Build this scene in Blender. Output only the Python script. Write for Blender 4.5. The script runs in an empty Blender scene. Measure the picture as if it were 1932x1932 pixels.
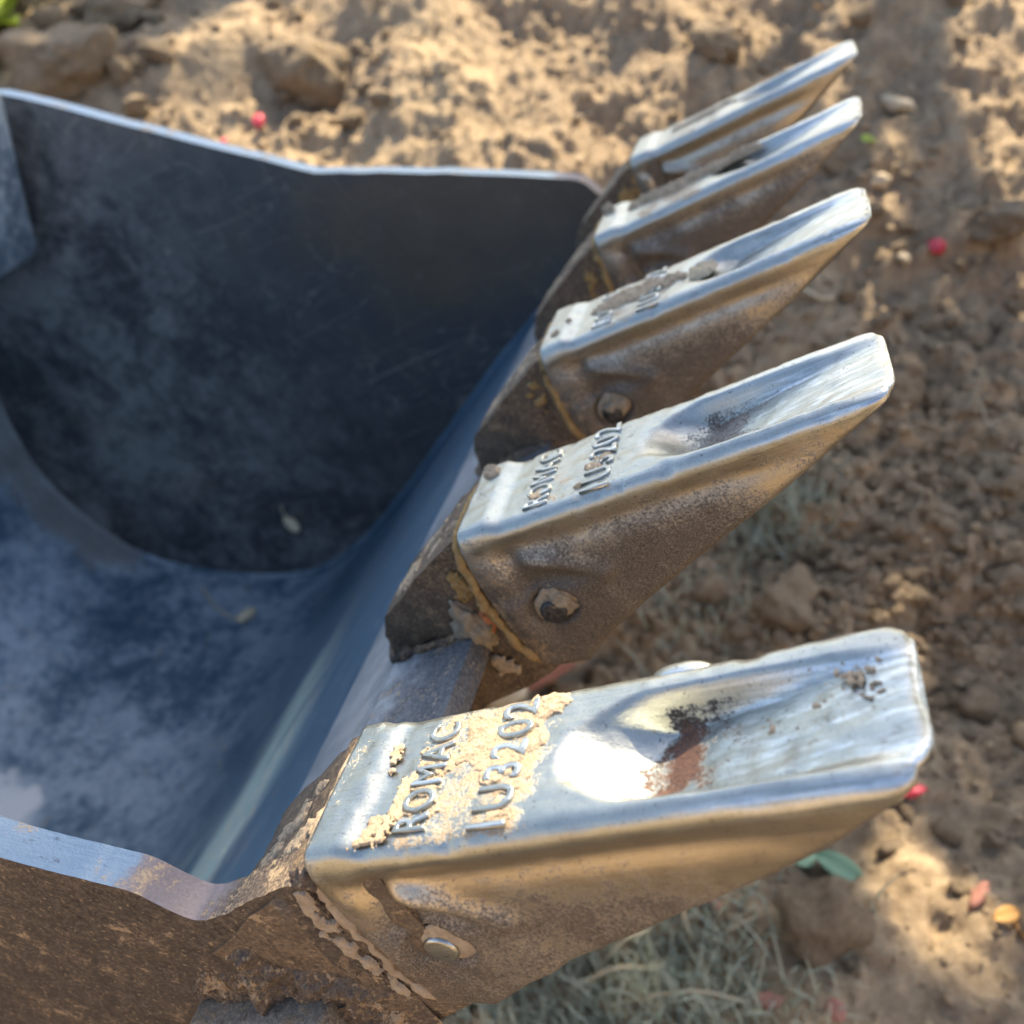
import bpy, bmesh, math, random
import numpy as np
from mathutils import Vector, Matrix
from mathutils.bvhtree import BVHTree

random.seed(7)
rng = np.random.default_rng(7)
scene = bpy.context.scene
COL = scene.collection

# ------------------------------------------------------------------ camera
# solved from the photograph: camera-space axes (x right, y down, z forward) of the bucket
F_PX, PX = 1854.85, 1932.0
AW = np.array([0.24276548, -0.59710366, 0.76457863])     # along the lip, away from the camera
AD = np.array([0.83791697, -0.26808899, -0.47541926])    # the way the teeth point
AN = np.array([-0.48884927, -0.75606893, -0.43524077])   # out of the top of the teeth
OC = np.array([0.12163885, 0.05411221, 0.30017159])      # tip of the nearest tooth
CAM_H = 1.10
up = np.array([-0.15, -0.70, -0.70]); up /= np.linalg.norm(up)
fw = np.array([0, 0, 1.0]); yy = fw - up * (fw @ up); yy /= np.linalg.norm(yy)
xx = np.cross(yy, up)
BW = np.stack([xx, yy, up])                                # camera space -> world
CAM = np.array([0, 0, CAM_H])


def cam2world(p):
    return CAM + BW @ np.asarray(p, float)


cam_d = bpy.data.cameras.new('camera')
cam = bpy.data.objects.new('camera', cam_d)
COL.objects.link(cam)
rx, ry, rz = BW @ np.array([1, 0, 0]), BW @ np.array([0, -1, 0]), BW @ np.array([0, 0, -1])
cam.matrix_world = Matrix(((rx[0], ry[0], rz[0], CAM[0]), (rx[1], ry[1], rz[1], CAM[1]),
                           (rx[2], ry[2], rz[2], CAM[2]), (0, 0, 0, 1)))
cam_d.sensor_width = 36
cam_d.lens = 36 * F_PX / PX
cam_d.clip_start = 0.01
cam_d.clip_end = 500
cam_d.dof.use_dof = True
cam_d.dof.focus_distance = 0.44
cam_d.dof.aperture_fstop = 7.2
scene.camera = cam

# ------------------------------------------------------------------ light
SUN_C = 0.62 * AW + 0.45 * AD + 0.64 * AN; SUN_C /= np.linalg.norm(SUN_C)
SUN = BW @ SUN_C
elev = math.asin(SUN[2]); azim = math.atan2(SUN[0], SUN[1])
world = bpy.data.worlds.new('World')
scene.world = world
world.use_nodes = True
wn = world.node_tree
sky = wn.nodes.new('ShaderNodeTexSky')
sky.sky_type = 'NISHITA'
sky.sun_disc = False
sky.sun_elevation = elev
sky.sun_rotation = azim
sky.air_density = 1.0
sky.dust_density = 2.2
bg = wn.nodes['Background']
bg.inputs['Strength'].default_value = 0.135
wn.links.new(sky.outputs[0], bg.inputs['Color'])
sun_d = bpy.data.lights.new('sun', 'SUN')
sun_d.energy = 5.0
sun_d.angle = math.radians(0.53)
sun_d.color = (1.0, 0.85, 0.62)
sun = bpy.data.objects.new('sun', sun_d)
COL.objects.link(sun)
sun.rotation_euler = Vector(-SUN).to_track_quat('-Z', 'Y').to_euler()
sun.location = (0, 0, 8)
vs = scene.view_settings
vs.view_transform = 'Standard'
vs.look = 'None'
vs.gamma = 1
vs.exposure = 1.72
vs.use_curve_mapping = False
scene.cycles.use_denoising = True
scene.cycles.max_bounces = 8


# ------------------------------------------------------------------ small helpers
def link(o, parent=None):
    COL.objects.link(o)
    if parent is not None:
        o.parent = parent
    return o


def mesh_obj(name, verts, faces, mat=None, parent=None, smooth=True):
    me = bpy.data.meshes.new(name)
    me.from_pydata([tuple(map(float, v)) for v in verts], [], [tuple(int(i) for i in f) for f in faces])
    me.update()
    if smooth:
        me.polygons.foreach_set('use_smooth', [True] * len(me.polygons))
    o = bpy.data.objects.new(name, me)
    if mat:
        me.materials.append(mat)
    return link(o, parent)


def grid_faces(nr, nc, closed=False):
    i = np.arange(nr - 1)[:, None]; j = np.arange(nc if closed else nc - 1)[None, :]
    j2 = (j + 1) % nc
    a = i * nc + j; b = i * nc + j2; c = (i + 1) * nc + j2; d = (i + 1) * nc + j
    return np.stack([a, b, c, d], -1).reshape(-1, 4)


def np_mesh(name, verts, quads, mat=None, parent=None, smooth=True):
    """fast path for big meshes (all quads or all triangles)"""
    verts = np.asarray(verts, np.float32); quads = np.asarray(quads, np.int32)
    k = quads.shape[1]
    me = bpy.data.meshes.new(name)
    me.vertices.add(len(verts)); me.vertices.foreach_set('co', verts.ravel())
    me.loops.add(quads.size); me.loops.foreach_set('vertex_index', quads.ravel())
    me.polygons.add(len(quads))
    me.polygons.foreach_set('loop_start', np.arange(0, quads.size, k, dtype=np.int32))
    me.polygons.foreach_set('use_smooth', np.full(len(quads), smooth))
    me.update(calc_edges=True)
    me.validate()
    if mat:
        me.materials.append(mat)
    return link(bpy.data.objects.new(name, me), parent)


def tag(o, label=None, category=None, group=None, kind=None):
    for k, v in (('label', label), ('category', category), ('group', group), ('kind', kind)):
        if v:
            o[k] = v
    return o


def sstep(a, b, x):
    t = np.clip((np.asarray(x, float) - a) / (b - a), 0, 1)
    return t * t * (3 - 2 * t)


def _hash(ix, iy, iz, seed):
    h = (ix.astype(np.int64) * 374761393 + iy.astype(np.int64) * 668265263 + iz.astype(np.int64) * 2147483647 + seed * 144665) & 0xFFFFFFFF
    h = ((h ^ (h >> 13)) * 1274126177) & 0xFFFFFFFF
    h = ((h ^ (h >> 16)) * 1103515245) & 0xFFFFFFFF
    return ((h ^ (h >> 15)) & 0xFFFFFF) / float(0xFFFFFF)


def vnoise(x, y, z=0.0, seed=0):
    x, y, z = np.broadcast_arrays(np.asarray(x, float), np.asarray(y, float), np.asarray(z, float))
    ix, iy, iz = np.floor(x), np.floor(y), np.floor(z)
    fx, fy, fz = x - ix, y - iy, z - iz
    fx, fy, fz = [f * f * f * (f * (f * 6 - 15) + 10) for f in (fx, fy, fz)]
    r = 0
    for dx in (0, 1):
        for dy in (0, 1):
            for dz in (0, 1):
                w = (fx if dx else 1 - fx) * (fy if dy else 1 - fy) * (fz if dz else 1 - fz)
                r = r + w * _hash(ix + dx, iy + dy, iz + dz, seed)
    return r * 2 - 1


def fbm(x, y, z=0.0, octv=4, seed=0, gain=0.5):
    s, a = 0, 1.0
    for o in range(octv):
        s = s + a * vnoise(np.asarray(x) * 2 ** o + 17.3 * o, np.asarray(y) * 2 ** o - 9.1 * o, np.asarray(z) * 2 ** o, seed + o)
        a *= gain
    return s


# ------------------------------------------------------------------ materials
class NT:
    def __init__(self, name):
        self.mat = bpy.data.materials.new(name)
        self.mat.use_nodes = True
        self.t = self.mat.node_tree
        self.b = self.t.nodes['Principled BSDF']

    def put(self, sock, v):
        if isinstance(v, bpy.types.NodeSocket):
            self.t.links.new(v, sock)
        elif isinstance(v, (tuple, list)) and len(v) == 3 and sock.type == 'RGBA':
            sock.default_value = (*v, 1)
        else:
            sock.default_value = v

    def n(self, typ, ins=(), out=0, **props):
        nd = self.t.nodes.new('ShaderNode' + typ)
        for k, v in props.items():
            setattr(nd, k, v)
        for k, v in dict(ins).items():
            self.put(nd.inputs[k], v)
        return nd.outputs[out]

    def m(self, op, a, b=0.0, c=0.0, clamp=False):
        nd = self.t.nodes.new('ShaderNodeMath'); nd.operation = op; nd.use_clamp = clamp
        for s, v in zip(nd.inputs, (a, b, c)):
            self.put(s, v)
        return nd.outputs[0]

    def add(self, *a):
        r = a[0]
        for b in a[1:]:
            r = self.m('ADD', r, b)
        return r

    def mul(self, *a):
        r = a[0]
        for b in a[1:]:
            r = self.m('MULTIPLY', r, b)
        return r

    def obj(self, scale=(1, 1, 1), rnd=True):
        c = self.n('TexCoord', out=3)
        if rnd:
            r = self.n('ObjectInfo', out=5)
            off = self.n('CombineXYZ', {0: self.mul(r, 37.0), 1: self.mul(r, 91.0), 2: self.mul(r, 53.0)})
            c = self.n('VectorMath', {0: c, 1: off}, operation='ADD')
        if scale != (1, 1, 1):
            c = self.n('VectorMath', {0: c, 1: scale}, operation='MULTIPLY')
        return c

    def noise(self, vec, scale, detail=4, rough=0.55, dist=0.0):
        return self.n('TexNoise', {'Vector': vec, 'Scale': scale, 'Detail': detail, 'Roughness': rough, 'Distortion': dist})

    def step(self, v, a, b, to0=0.0, to1=1.0):
        return self.n('MapRange', {'Value': v, 'From Min': a, 'From Max': b, 'To Min': to0, 'To Max': to1}, interpolation_type='SMOOTHSTEP')

    def mix(self, f, a, b):
        nd = self.t.nodes.new('ShaderNodeMix'); nd.data_type = 'RGBA'
        self.put(nd.inputs[0], f); self.put(nd.inputs[6], a); self.put(nd.inputs[7], b)
        return nd.outputs[2]

    def lerp(self, f, a, b):
        nd = self.t.nodes.new('ShaderNodeMix'); nd.data_type = 'FLOAT'
        self.put(nd.inputs[0], f); self.put(nd.inputs[2], a); self.put(nd.inputs[3], b)
        return nd.outputs[0]

    def attr(self, name):
        return self.n('Attribute', out=2, attribute_type='OBJECT', attribute_name=name)

    def bump(self, h, strength=0.3, dist=0.001, prev=None):
        ins = {'Height': h, 'Strength': strength, 'Distance': dist}
        if prev is not None:
            ins['Normal'] = prev
        return self.n('Bump', ins)

    def out(self, **k):
        for key, v in k.items():
            self.put(self.b.inputs[key.replace('_', ' ')], v)
        return self.mat


TAN = (0.43, 0.30, 0.165)


def mat_tooth():
    a = NT('worn_tooth_steel')
    raw = a.obj(rnd=False)
    sx = a.n('SeparateXYZ', {0: raw})
    X = sx; Y = sx.node.outputs[1]; Z = sx.node.outputs[2]
    P = a.obj()
    dirt = a.attr('dirt')
    scr = a.noise(a.obj((10, 420, 420)), 1.0, 5, 0.6)
    scr2 = a.noise(a.obj((60, 900, 900)), 1.0, 3, 0.6)
    fine = a.noise(P, 1500, 3, 0.7)
    spk = a.noise(P, 700, 4, 0.75)
    med = a.noise(P, 95, 5, 0.6)
    big = a.noise(P, 26, 4, 0.6)
    # dirt film: thick low on the sides and towards the root, worn off near the tip
    low = a.step(Z, -0.010, -0.055)
    root = a.step(X, -0.02, -0.15)
    g = a.add(a.mul(low, 0.42), a.mul(root, a.step(Z, -0.004, -0.016), 0.24), a.mul(dirt, a.step(Z, -0.003, -0.013), 0.40))
    fm = a.add(g, a.mul(a.m('SUBTRACT', spk, 0.5), 1.35), a.mul(a.m('SUBTRACT', big, 0.5), 0.9), a.mul(a.m('SUBTRACT', med, 0.5), 0.5))
    film = a.step(fm, 0.30, 0.74)
    # tan dust caught in the hollows and in the lettering band
    band = a.mul(a.step(X, -0.205, -0.185), a.step(X, -0.118, -0.14), a.step(Z, -0.004, -0.001))
    du = a.add(a.mul(a.attr('dust'), band, 0.40), a.mul(film, 0.14), a.mul(a.m('SUBTRACT', med, 0.5), 0.9), a.mul(a.m('SUBTRACT', spk, 0.5), 0.95),
               a.mul(a.step(X, -0.205, -0.23), 0.22))
    dust = a.mul(a.step(du, 0.30, 0.54), 0.92)
    # rust and grime lying in the bottom of the scoop
    gx = a.m('ABSOLUTE', a.add(X, 0.083)); gy = a.m('ABSOLUTE', a.add(Y, -0.002))
    pit = a.mul(a.step(gx, 0.032, 0.002), a.step(gy, 0.023, 0.010), a.step(Z, -0.003, -0.007))
    rm = a.add(a.mul(pit, 0.60), a.mul(a.m('SUBTRACT', med, 0.5), 1.1), a.mul(a.m('SUBTRACT', spk, 0.5), 0.7))
    rust = a.mul(a.step(rm, 0.40, 0.56), a.attr('rust'))
    gx3 = a.m('ABSOLUTE', a.add(X, 0.074))
    soot = a.mul(a.step(gx3, 0.034, 0.010), a.step(Z, -0.0050, -0.0085), a.step(a.m('ABSOLUTE', Y), 0.0285, 0.0265))
    soot = a.mul(a.step(a.add(a.mul(soot, 0.5), a.mul(a.m('SUBTRACT', spk, 0.5), 1.1), a.mul(a.m('SUBTRACT', med, 0.5), 1.2), a.mul(a.step(Y, 0.004, 0.016), 0.22, soot)), 0.54, 0.80), a.attr('rust'))
    steel = a.mix(med, (0.305, 0.318, 0.285), (0.43, 0.435, 0.395))
    streak = a.mul(a.step(a.noise(a.obj((7, 330, 330)), 1.0, 4, 0.6), 0.46, 0.66), a.step(X, -0.10, -0.03))
    steel = a.mix(a.mul(streak, 0.75), steel, (0.66, 0.69, 0.69))
    stain = a.step(a.noise(P, 40, 6, 0.7, 0.6), 0.50, 0.72)
    steel = a.mix(a.mul(stain, 0.40), steel, (0.22, 0.21, 0.20))
    flank = a.mul(a.step(a.add(Z, a.mul(a.m('SUBTRACT', med, 0.5), 0.006)), -0.006, -0.013), a.step(a.m('ABSOLUTE', Y), 0.0275, 0.0310))
    steel = a.mix(a.mul(flank, 0.75), steel, a.mix(med, (0.41, 0.345, 0.255), (0.53, 0.45, 0.34)))
    ln = a.m('ABSOLUTE', a.m('SUBTRACT', a.noise(a.obj((5, 90, 90)), 1.0, 3, 0.5), 0.5))
    line = a.mul(a.step(ln, 0.010, 0.002), a.step(big, 0.40, 0.60))
    steel = a.mix(a.mul(line, 0.35), steel, (0.13, 0.115, 0.10))
    micro = a.noise(P, 1100, 3, 0.75)
    steel = a.mix(a.mul(a.step(micro, 0.50, 0.68), 0.35), steel, (0.16, 0.155, 0.15))
    pits = a.step(a.noise(P, 520, 2, 0.5), 0.66, 0.72)
    steel = a.mix(a.mul(pits, 0.6), steel, (0.09, 0.075, 0.06))
    filmc = a.mix(a.step(fine, 0.42, 0.64), (0.048, 0.039, 0.031), (0.205, 0.158, 0.112))
    rustc = a.mix(a.step(fine, 0.4, 0.6), (0.045, 0.026, 0.019), (0.16, 0.075, 0.045))
    col = a.mix(film, steel, filmc)
    col = a.mix(soot, col, (0.045, 0.035, 0.030))
    col = a.mix(rust, col, rustc)
    col = a.mix(dust, col, a.mix(fine, TAN, (0.30, 0.20, 0.11)))
    cover = a.m('MAXIMUM', a.m('MAXIMUM', a.m('MAXIMUM', a.mul(film, 0.85), a.mul(soot, 0.8)), rust), dust)
    metal = a.m('SUBTRACT', 1.0, a.mul(cover, 0.97), clamp=True)
    rough = a.add(0.25, a.mul(scr, 0.16), a.mul(med, 0.10))
    rough = a.lerp(cover, rough, 0.62)
    b1 = a.bump(a.add(a.mul(scr, 1.0), a.mul(scr2, 0.5)), 0.22, 0.0006)
    b2 = a.bump(a.add(a.mul(med, 0.45), a.mul(spk, 0.5)), 0.22, 0.0009, b1)
    b3 = a.bump(a.add(a.mul(film, a.mul(spk, 0.5)), a.mul(dust, fine), a.mul(rust, 0.8, fine)), 0.6, 0.0009, b2)
    return a.out(Base_Color=col, Metallic=metal, Roughness=rough, Normal=b3)


def mat_plate(name, blue, dusty, dark, metal=0.75, rough=0.33, duststrength=1.0, sc=1.0, grime=False, fade=None, brown=False, pale=None):
    """blue-black worn steel plate with pale dusty bloom and scratches"""
    a = NT(name)
    P = a.obj()
    big = a.noise(P, 5.5 * sc, 6, 0.62, 0.4)
    med = a.noise(P, 22 * sc, 6, 0.65, 0.5)
    fine = a.noise(P, 420, 4, 0.7)
    scr = a.noise(a.obj((3, 260, 260)), 1.0, 4, 0.6)
    scr2 = a.noise(a.obj((240, 9, 240)), 1.0, 4, 0.6)
    sxyz = a.n('SeparateXYZ', {0: a.obj(rnd=False)})
    pales = []
    fz = a.noise(P, 75 * sc, 5, 0.7, 0.3)
    bloom = a.mul(a.step(a.add(a.mul(big, 0.60), a.mul(med, 0.40), a.mul(fz, 0.35)), 0.58, 0.82), duststrength)
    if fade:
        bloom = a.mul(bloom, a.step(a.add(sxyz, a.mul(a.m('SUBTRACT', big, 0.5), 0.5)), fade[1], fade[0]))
    col = a.mix(a.step(a.add(a.mul(big, 0.6), a.mul(med, 0.4)), 0.15, 0.85), dark, blue)
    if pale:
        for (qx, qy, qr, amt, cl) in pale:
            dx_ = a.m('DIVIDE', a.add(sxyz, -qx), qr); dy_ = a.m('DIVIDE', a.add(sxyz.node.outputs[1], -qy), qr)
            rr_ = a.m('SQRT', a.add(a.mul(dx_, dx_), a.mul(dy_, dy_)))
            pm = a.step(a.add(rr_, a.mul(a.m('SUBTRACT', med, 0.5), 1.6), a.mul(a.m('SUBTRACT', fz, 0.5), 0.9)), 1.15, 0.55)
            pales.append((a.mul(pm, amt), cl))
    col = a.mix(a.mul(bloom, 0.75), col, dusty)
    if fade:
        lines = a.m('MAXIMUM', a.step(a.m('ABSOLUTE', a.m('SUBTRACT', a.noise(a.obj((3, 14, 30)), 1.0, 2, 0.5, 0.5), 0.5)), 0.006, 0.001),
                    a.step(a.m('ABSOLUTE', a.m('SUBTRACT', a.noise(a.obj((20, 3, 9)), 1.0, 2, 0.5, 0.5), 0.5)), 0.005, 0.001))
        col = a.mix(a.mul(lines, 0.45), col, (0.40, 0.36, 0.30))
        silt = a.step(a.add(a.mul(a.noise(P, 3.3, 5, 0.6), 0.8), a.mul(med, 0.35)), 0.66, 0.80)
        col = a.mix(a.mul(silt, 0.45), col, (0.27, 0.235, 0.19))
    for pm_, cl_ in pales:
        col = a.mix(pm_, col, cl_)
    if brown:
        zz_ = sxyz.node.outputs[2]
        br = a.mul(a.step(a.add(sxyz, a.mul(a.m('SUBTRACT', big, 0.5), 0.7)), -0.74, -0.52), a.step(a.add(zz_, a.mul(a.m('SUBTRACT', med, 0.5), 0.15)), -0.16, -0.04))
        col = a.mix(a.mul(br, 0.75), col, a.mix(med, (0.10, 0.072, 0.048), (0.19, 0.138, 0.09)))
    crumbs = a.step(a.add(a.mul(fine, 0.55), a.mul(a.noise(P, 12, 4), 0.5)), 0.62, 0.70)
    col = a.mix(a.mul(crumbs, 0.5), col, (0.30, 0.22, 0.13))
    rg = a.lerp(bloom, a.add(rough, a.mul(scr, 0.10)), 0.52)
    mt = a.lerp(a.mul(bloom, 0.8), metal, 0.15)
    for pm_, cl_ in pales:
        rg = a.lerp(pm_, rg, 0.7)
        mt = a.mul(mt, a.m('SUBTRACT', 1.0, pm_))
    if grime:
        sp = a.noise(P, 60, 5, 0.7)
        front = a.step(a.add(sxyz, a.mul(a.m('SUBTRACT', sp, 0.5), 0.12)), -0.36, -0.29)
        gr = a.mul(front, a.step(a.add(a.mul(sp, 0.6), a.mul(fine, 0.4)), 0.24, 0.44), 0.95)
        col = a.mix(gr, col, a.mix(a.step(fine, 0.4, 0.62), (0.045, 0.048, 0.055), (0.14, 0.135, 0.13)))
        tn = a.mul(front, a.step(a.add(a.mul(sp, 0.6), a.mul(fine, 0.4)), 0.56, 0.62))
        col = a.mix(tn, col, TAN)
        rg = a.lerp(a.m('MAXIMUM', gr, tn), rg, 0.65)
        mt = a.mul(mt, a.m('SUBTRACT', 1.0, a.m('MAXIMUM', a.mul(gr, 0.7), tn)))
    b = a.bump(a.add(scr, scr2), 0.10, 0.0008)
    b = a.bump(a.add(a.mul(med, 1.0), a.mul(fine, 0.12)), 0.18, 0.004, b)
    return a.out(Base_Color=col, Metallic=mt, Roughness=rg, Normal=b)


def mat_rim():
    a = NT('bare_blue_steel_edge')
    P = a.obj()
    sx = a.n('SeparateXYZ', {0: a.obj(rnd=False)})
    X = sx
    med = a.noise(P, 60, 6, 0.65)
    fine = a.noise(P, 700, 4, 0.7)
    scr = a.noise(a.obj((18, 420, 60)), 1.0, 5, 0.65)
    heat = a.step(a.add(X, a.mul(a.m('SUBTRACT', med, 0.5), 0.05)), -0.342, -0.328)
    soil = a.step(a.add(X, a.mul(a.m('SUBTRACT', med, 0.5), 0.08)), -0.312, -0.296)
    steel = a.mix(med, (0.155, 0.215, 0.265), (0.24, 0.295, 0.335))
    nick = a.step(a.noise(a.obj((60, 140, 60)), 1.0, 4, 0.7), 0.62, 0.70)
    steel = a.mix(a.mul(nick, 0.6), steel, (0.09, 0.09, 0.10))
    tan = a.step(a.add(a.mul(med, 0.8), a.mul(fine, 0.35), a.mul(soil, 0.05)), 0.62, 0.74)
    col = a.mix(heat, steel, a.mix(fine, (0.15, 0.115, 0.105), (0.29, 0.25, 0.245)))
    col = a.mix(soil, col, a.mix(a.step(fine, 0.42, 0.62), (0.06, 0.043, 0.031), (0.24, 0.17, 0.11)))
    col = a.mix(tan, col, TAN)
    rg = a.lerp(a.m('MAXIMUM', tan, a.mul(heat, 0.9)), a.add(0.34, a.mul(scr, 0.16)), 0.66)
    mt = a.m('SUBTRACT', 1.0, a.m('MAXIMUM', a.m('MAXIMUM', tan, a.mul(heat, 0.55)), a.mul(soil, 0.9)))
    b = a.bump(scr, 0.22, 0.0008)
    b = a.bump(a.add(a.mul(med, 0.6), a.mul(fine, 0.4)), 0.35, 0.0014, b)
    return a.out(Base_Color=col, Metallic=mt, Roughness=rg, Normal=b)


def mat_grime(name, dark, light, tan_amt=0.5, rough=0.5, metal=0.25):
    """soil-stained dark steel: speckle of tan over brown-black"""
    a = NT(name)
    P = a.obj()
    big = a.noise(P, 16, 5, 0.62, 0.3)
    med = a.noise(P, 75, 6, 0.7, 0.4)
    spk = a.noise(P, 480, 4, 0.75)
    fine = a.noise(P, 1300, 3, 0.7)
    scr = a.noise(a.obj((400, 30, 14)), 1.0, 3, 0.6, 0.8)
    col = a.mix(a.step(a.add(a.mul(spk, 0.6), a.mul(med, 0.4)), 0.40, 0.66), dark, light)
    col = a.mix(a.mul(a.step(big, 0.52, 0.70), 0.35), col, (0.13, 0.085, 0.05))
    t = a.add(a.mul(med, 0.55), a.mul(spk, 0.30), a.mul(big, 0.30))
    tan = a.step(t, 0.735 - 0.14 * tan_amt, 0.80 - 0.14 * tan_amt)
    col = a.mix(tan, col, a.mix(fine, (0.22, 0.145, 0.08), TAN))
    sc = a.m('MAXIMUM', a.step(a.m('ABSOLUTE', a.m('SUBTRACT', a.noise(a.obj((16, 16, 90)), 1.0, 2, 0.5, 0.3), 0.5)), 0.010, 0.002),
             a.step(a.m('ABSOLUTE', a.m('SUBTRACT', a.noise(a.obj((70, 20, 22)), 1.0, 2, 0.5, 0.3), 0.5)), 0.008, 0.002))
    col = a.mix(a.mul(sc, a.step(big, 0.50, 0.64), 0.35), col, (0.30, 0.235, 0.17))
    dots = a.step(a.noise(P, 330, 2, 0.5), 0.63, 0.70)
    col = a.mix(a.mul(dots, 0.7), col, (0.34, 0.25, 0.15))
    dk = a.step(a.add(a.mul(a.noise(P, 210, 4, 0.7), 0.7), a.mul(big, 0.4)), 0.50, 0.40)
    col = a.mix(a.mul(dk, 0.7), col, (0.022, 0.015, 0.011))
    rg = a.lerp(tan, a.add(rough, a.mul(spk, 0.2)), 0.85)
    mt = a.mul(a.m('SUBTRACT', 1.0, tan), metal)
    b = a.bump(a.add(med, a.mul(spk, 0.6), a.mul(fine, 0.2)), 0.55, 0.0016)
    b = a.bump(tan, 0.6, 0.0012, b)
    return a.out(Base_Color=col, Metallic=mt, Roughness=rg, Normal=b)


def mat_mud(name, c0, c1):
    a = NT(name)
    P = a.obj()
    med = a.noise(P, 160, 6, 0.7)
    fine = a.noise(P, 900, 4, 0.7)
    col = a.mix(a.step(med, 0.3, 0.7), c0, c1)
    b = a.bump(a.add(med, a.mul(fine, 0.5)), 0.8, 0.0016)
    return a.out(Base_Color=col, Roughness=0.95, Normal=b)


def mat_soil(name, scale=1.0):
    a = NT(name)
    P = a.obj(rnd=True)
    big = a.noise(P, 2.2 * scale, 5, 0.6)
    med = a.noise(P, 18 * scale, 6, 0.65)
    fine = a.noise(P, 130, 6, 0.72)
    grit = a.noise(P, 480, 3, 0.7)
    col = a.mix(a.step(med, 0.3, 0.7), (0.25, 0.178, 0.108), (0.46, 0.335, 0.197))
    col = a.mix(a.mul(a.step(big, 0.42, 0.65), 0.6), col, (0.53, 0.39, 0.225))
    col = a.mix(a.mul(a.step(fine, 0.50, 0.70), 0.5), col, (0.54, 0.42, 0.29))
    col = a.mix(a.mul(a.step(fine, 0.46, 0.30), 0.55), col, (0.12, 0.083, 0.055))
    b = a.bump(a.add(fine, a.mul(grit, 0.4)), 0.9, 0.010)
    return a.out(Base_Color=col, Roughness=0.95, Normal=b)


def mat_plain(name, c0, c1, rough=0.6, sc=120, metal=0.0, trans=0.0):
    a = NT(name)
    P = a.obj()
    col = a.mix(a.noise(P, sc, 4, 0.6), c0, c1)
    a.out(Base_Color=col, Roughness=rough, Metallic=metal)
    if trans:
        a.out(Transmission_Weight=trans)
    return a.mat


def mat_leaf(name, c0, c1, sub=0.4):
    a = NT(name)
    col = a.mix(a.noise(a.obj(), 9, 3), c0, c1)
    a.out(Base_Color=col, Roughness=0.5)
    tr = a.t.nodes.new('ShaderNodeBsdfTranslucent')
    a.put(tr.inputs[0], col)
    mx = a.t.nodes.new('ShaderNodeMixShader'); mx.inputs[0].default_value = sub
    out = a.t.nodes['Material Output']
    a.t.links.new(a.b.outputs[0], mx.inputs[1]); a.t.links.new(tr.outputs[0], mx.inputs[2])
    a.t.links.new(mx.outputs[0], out.inputs[0])
    return a.mat


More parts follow.
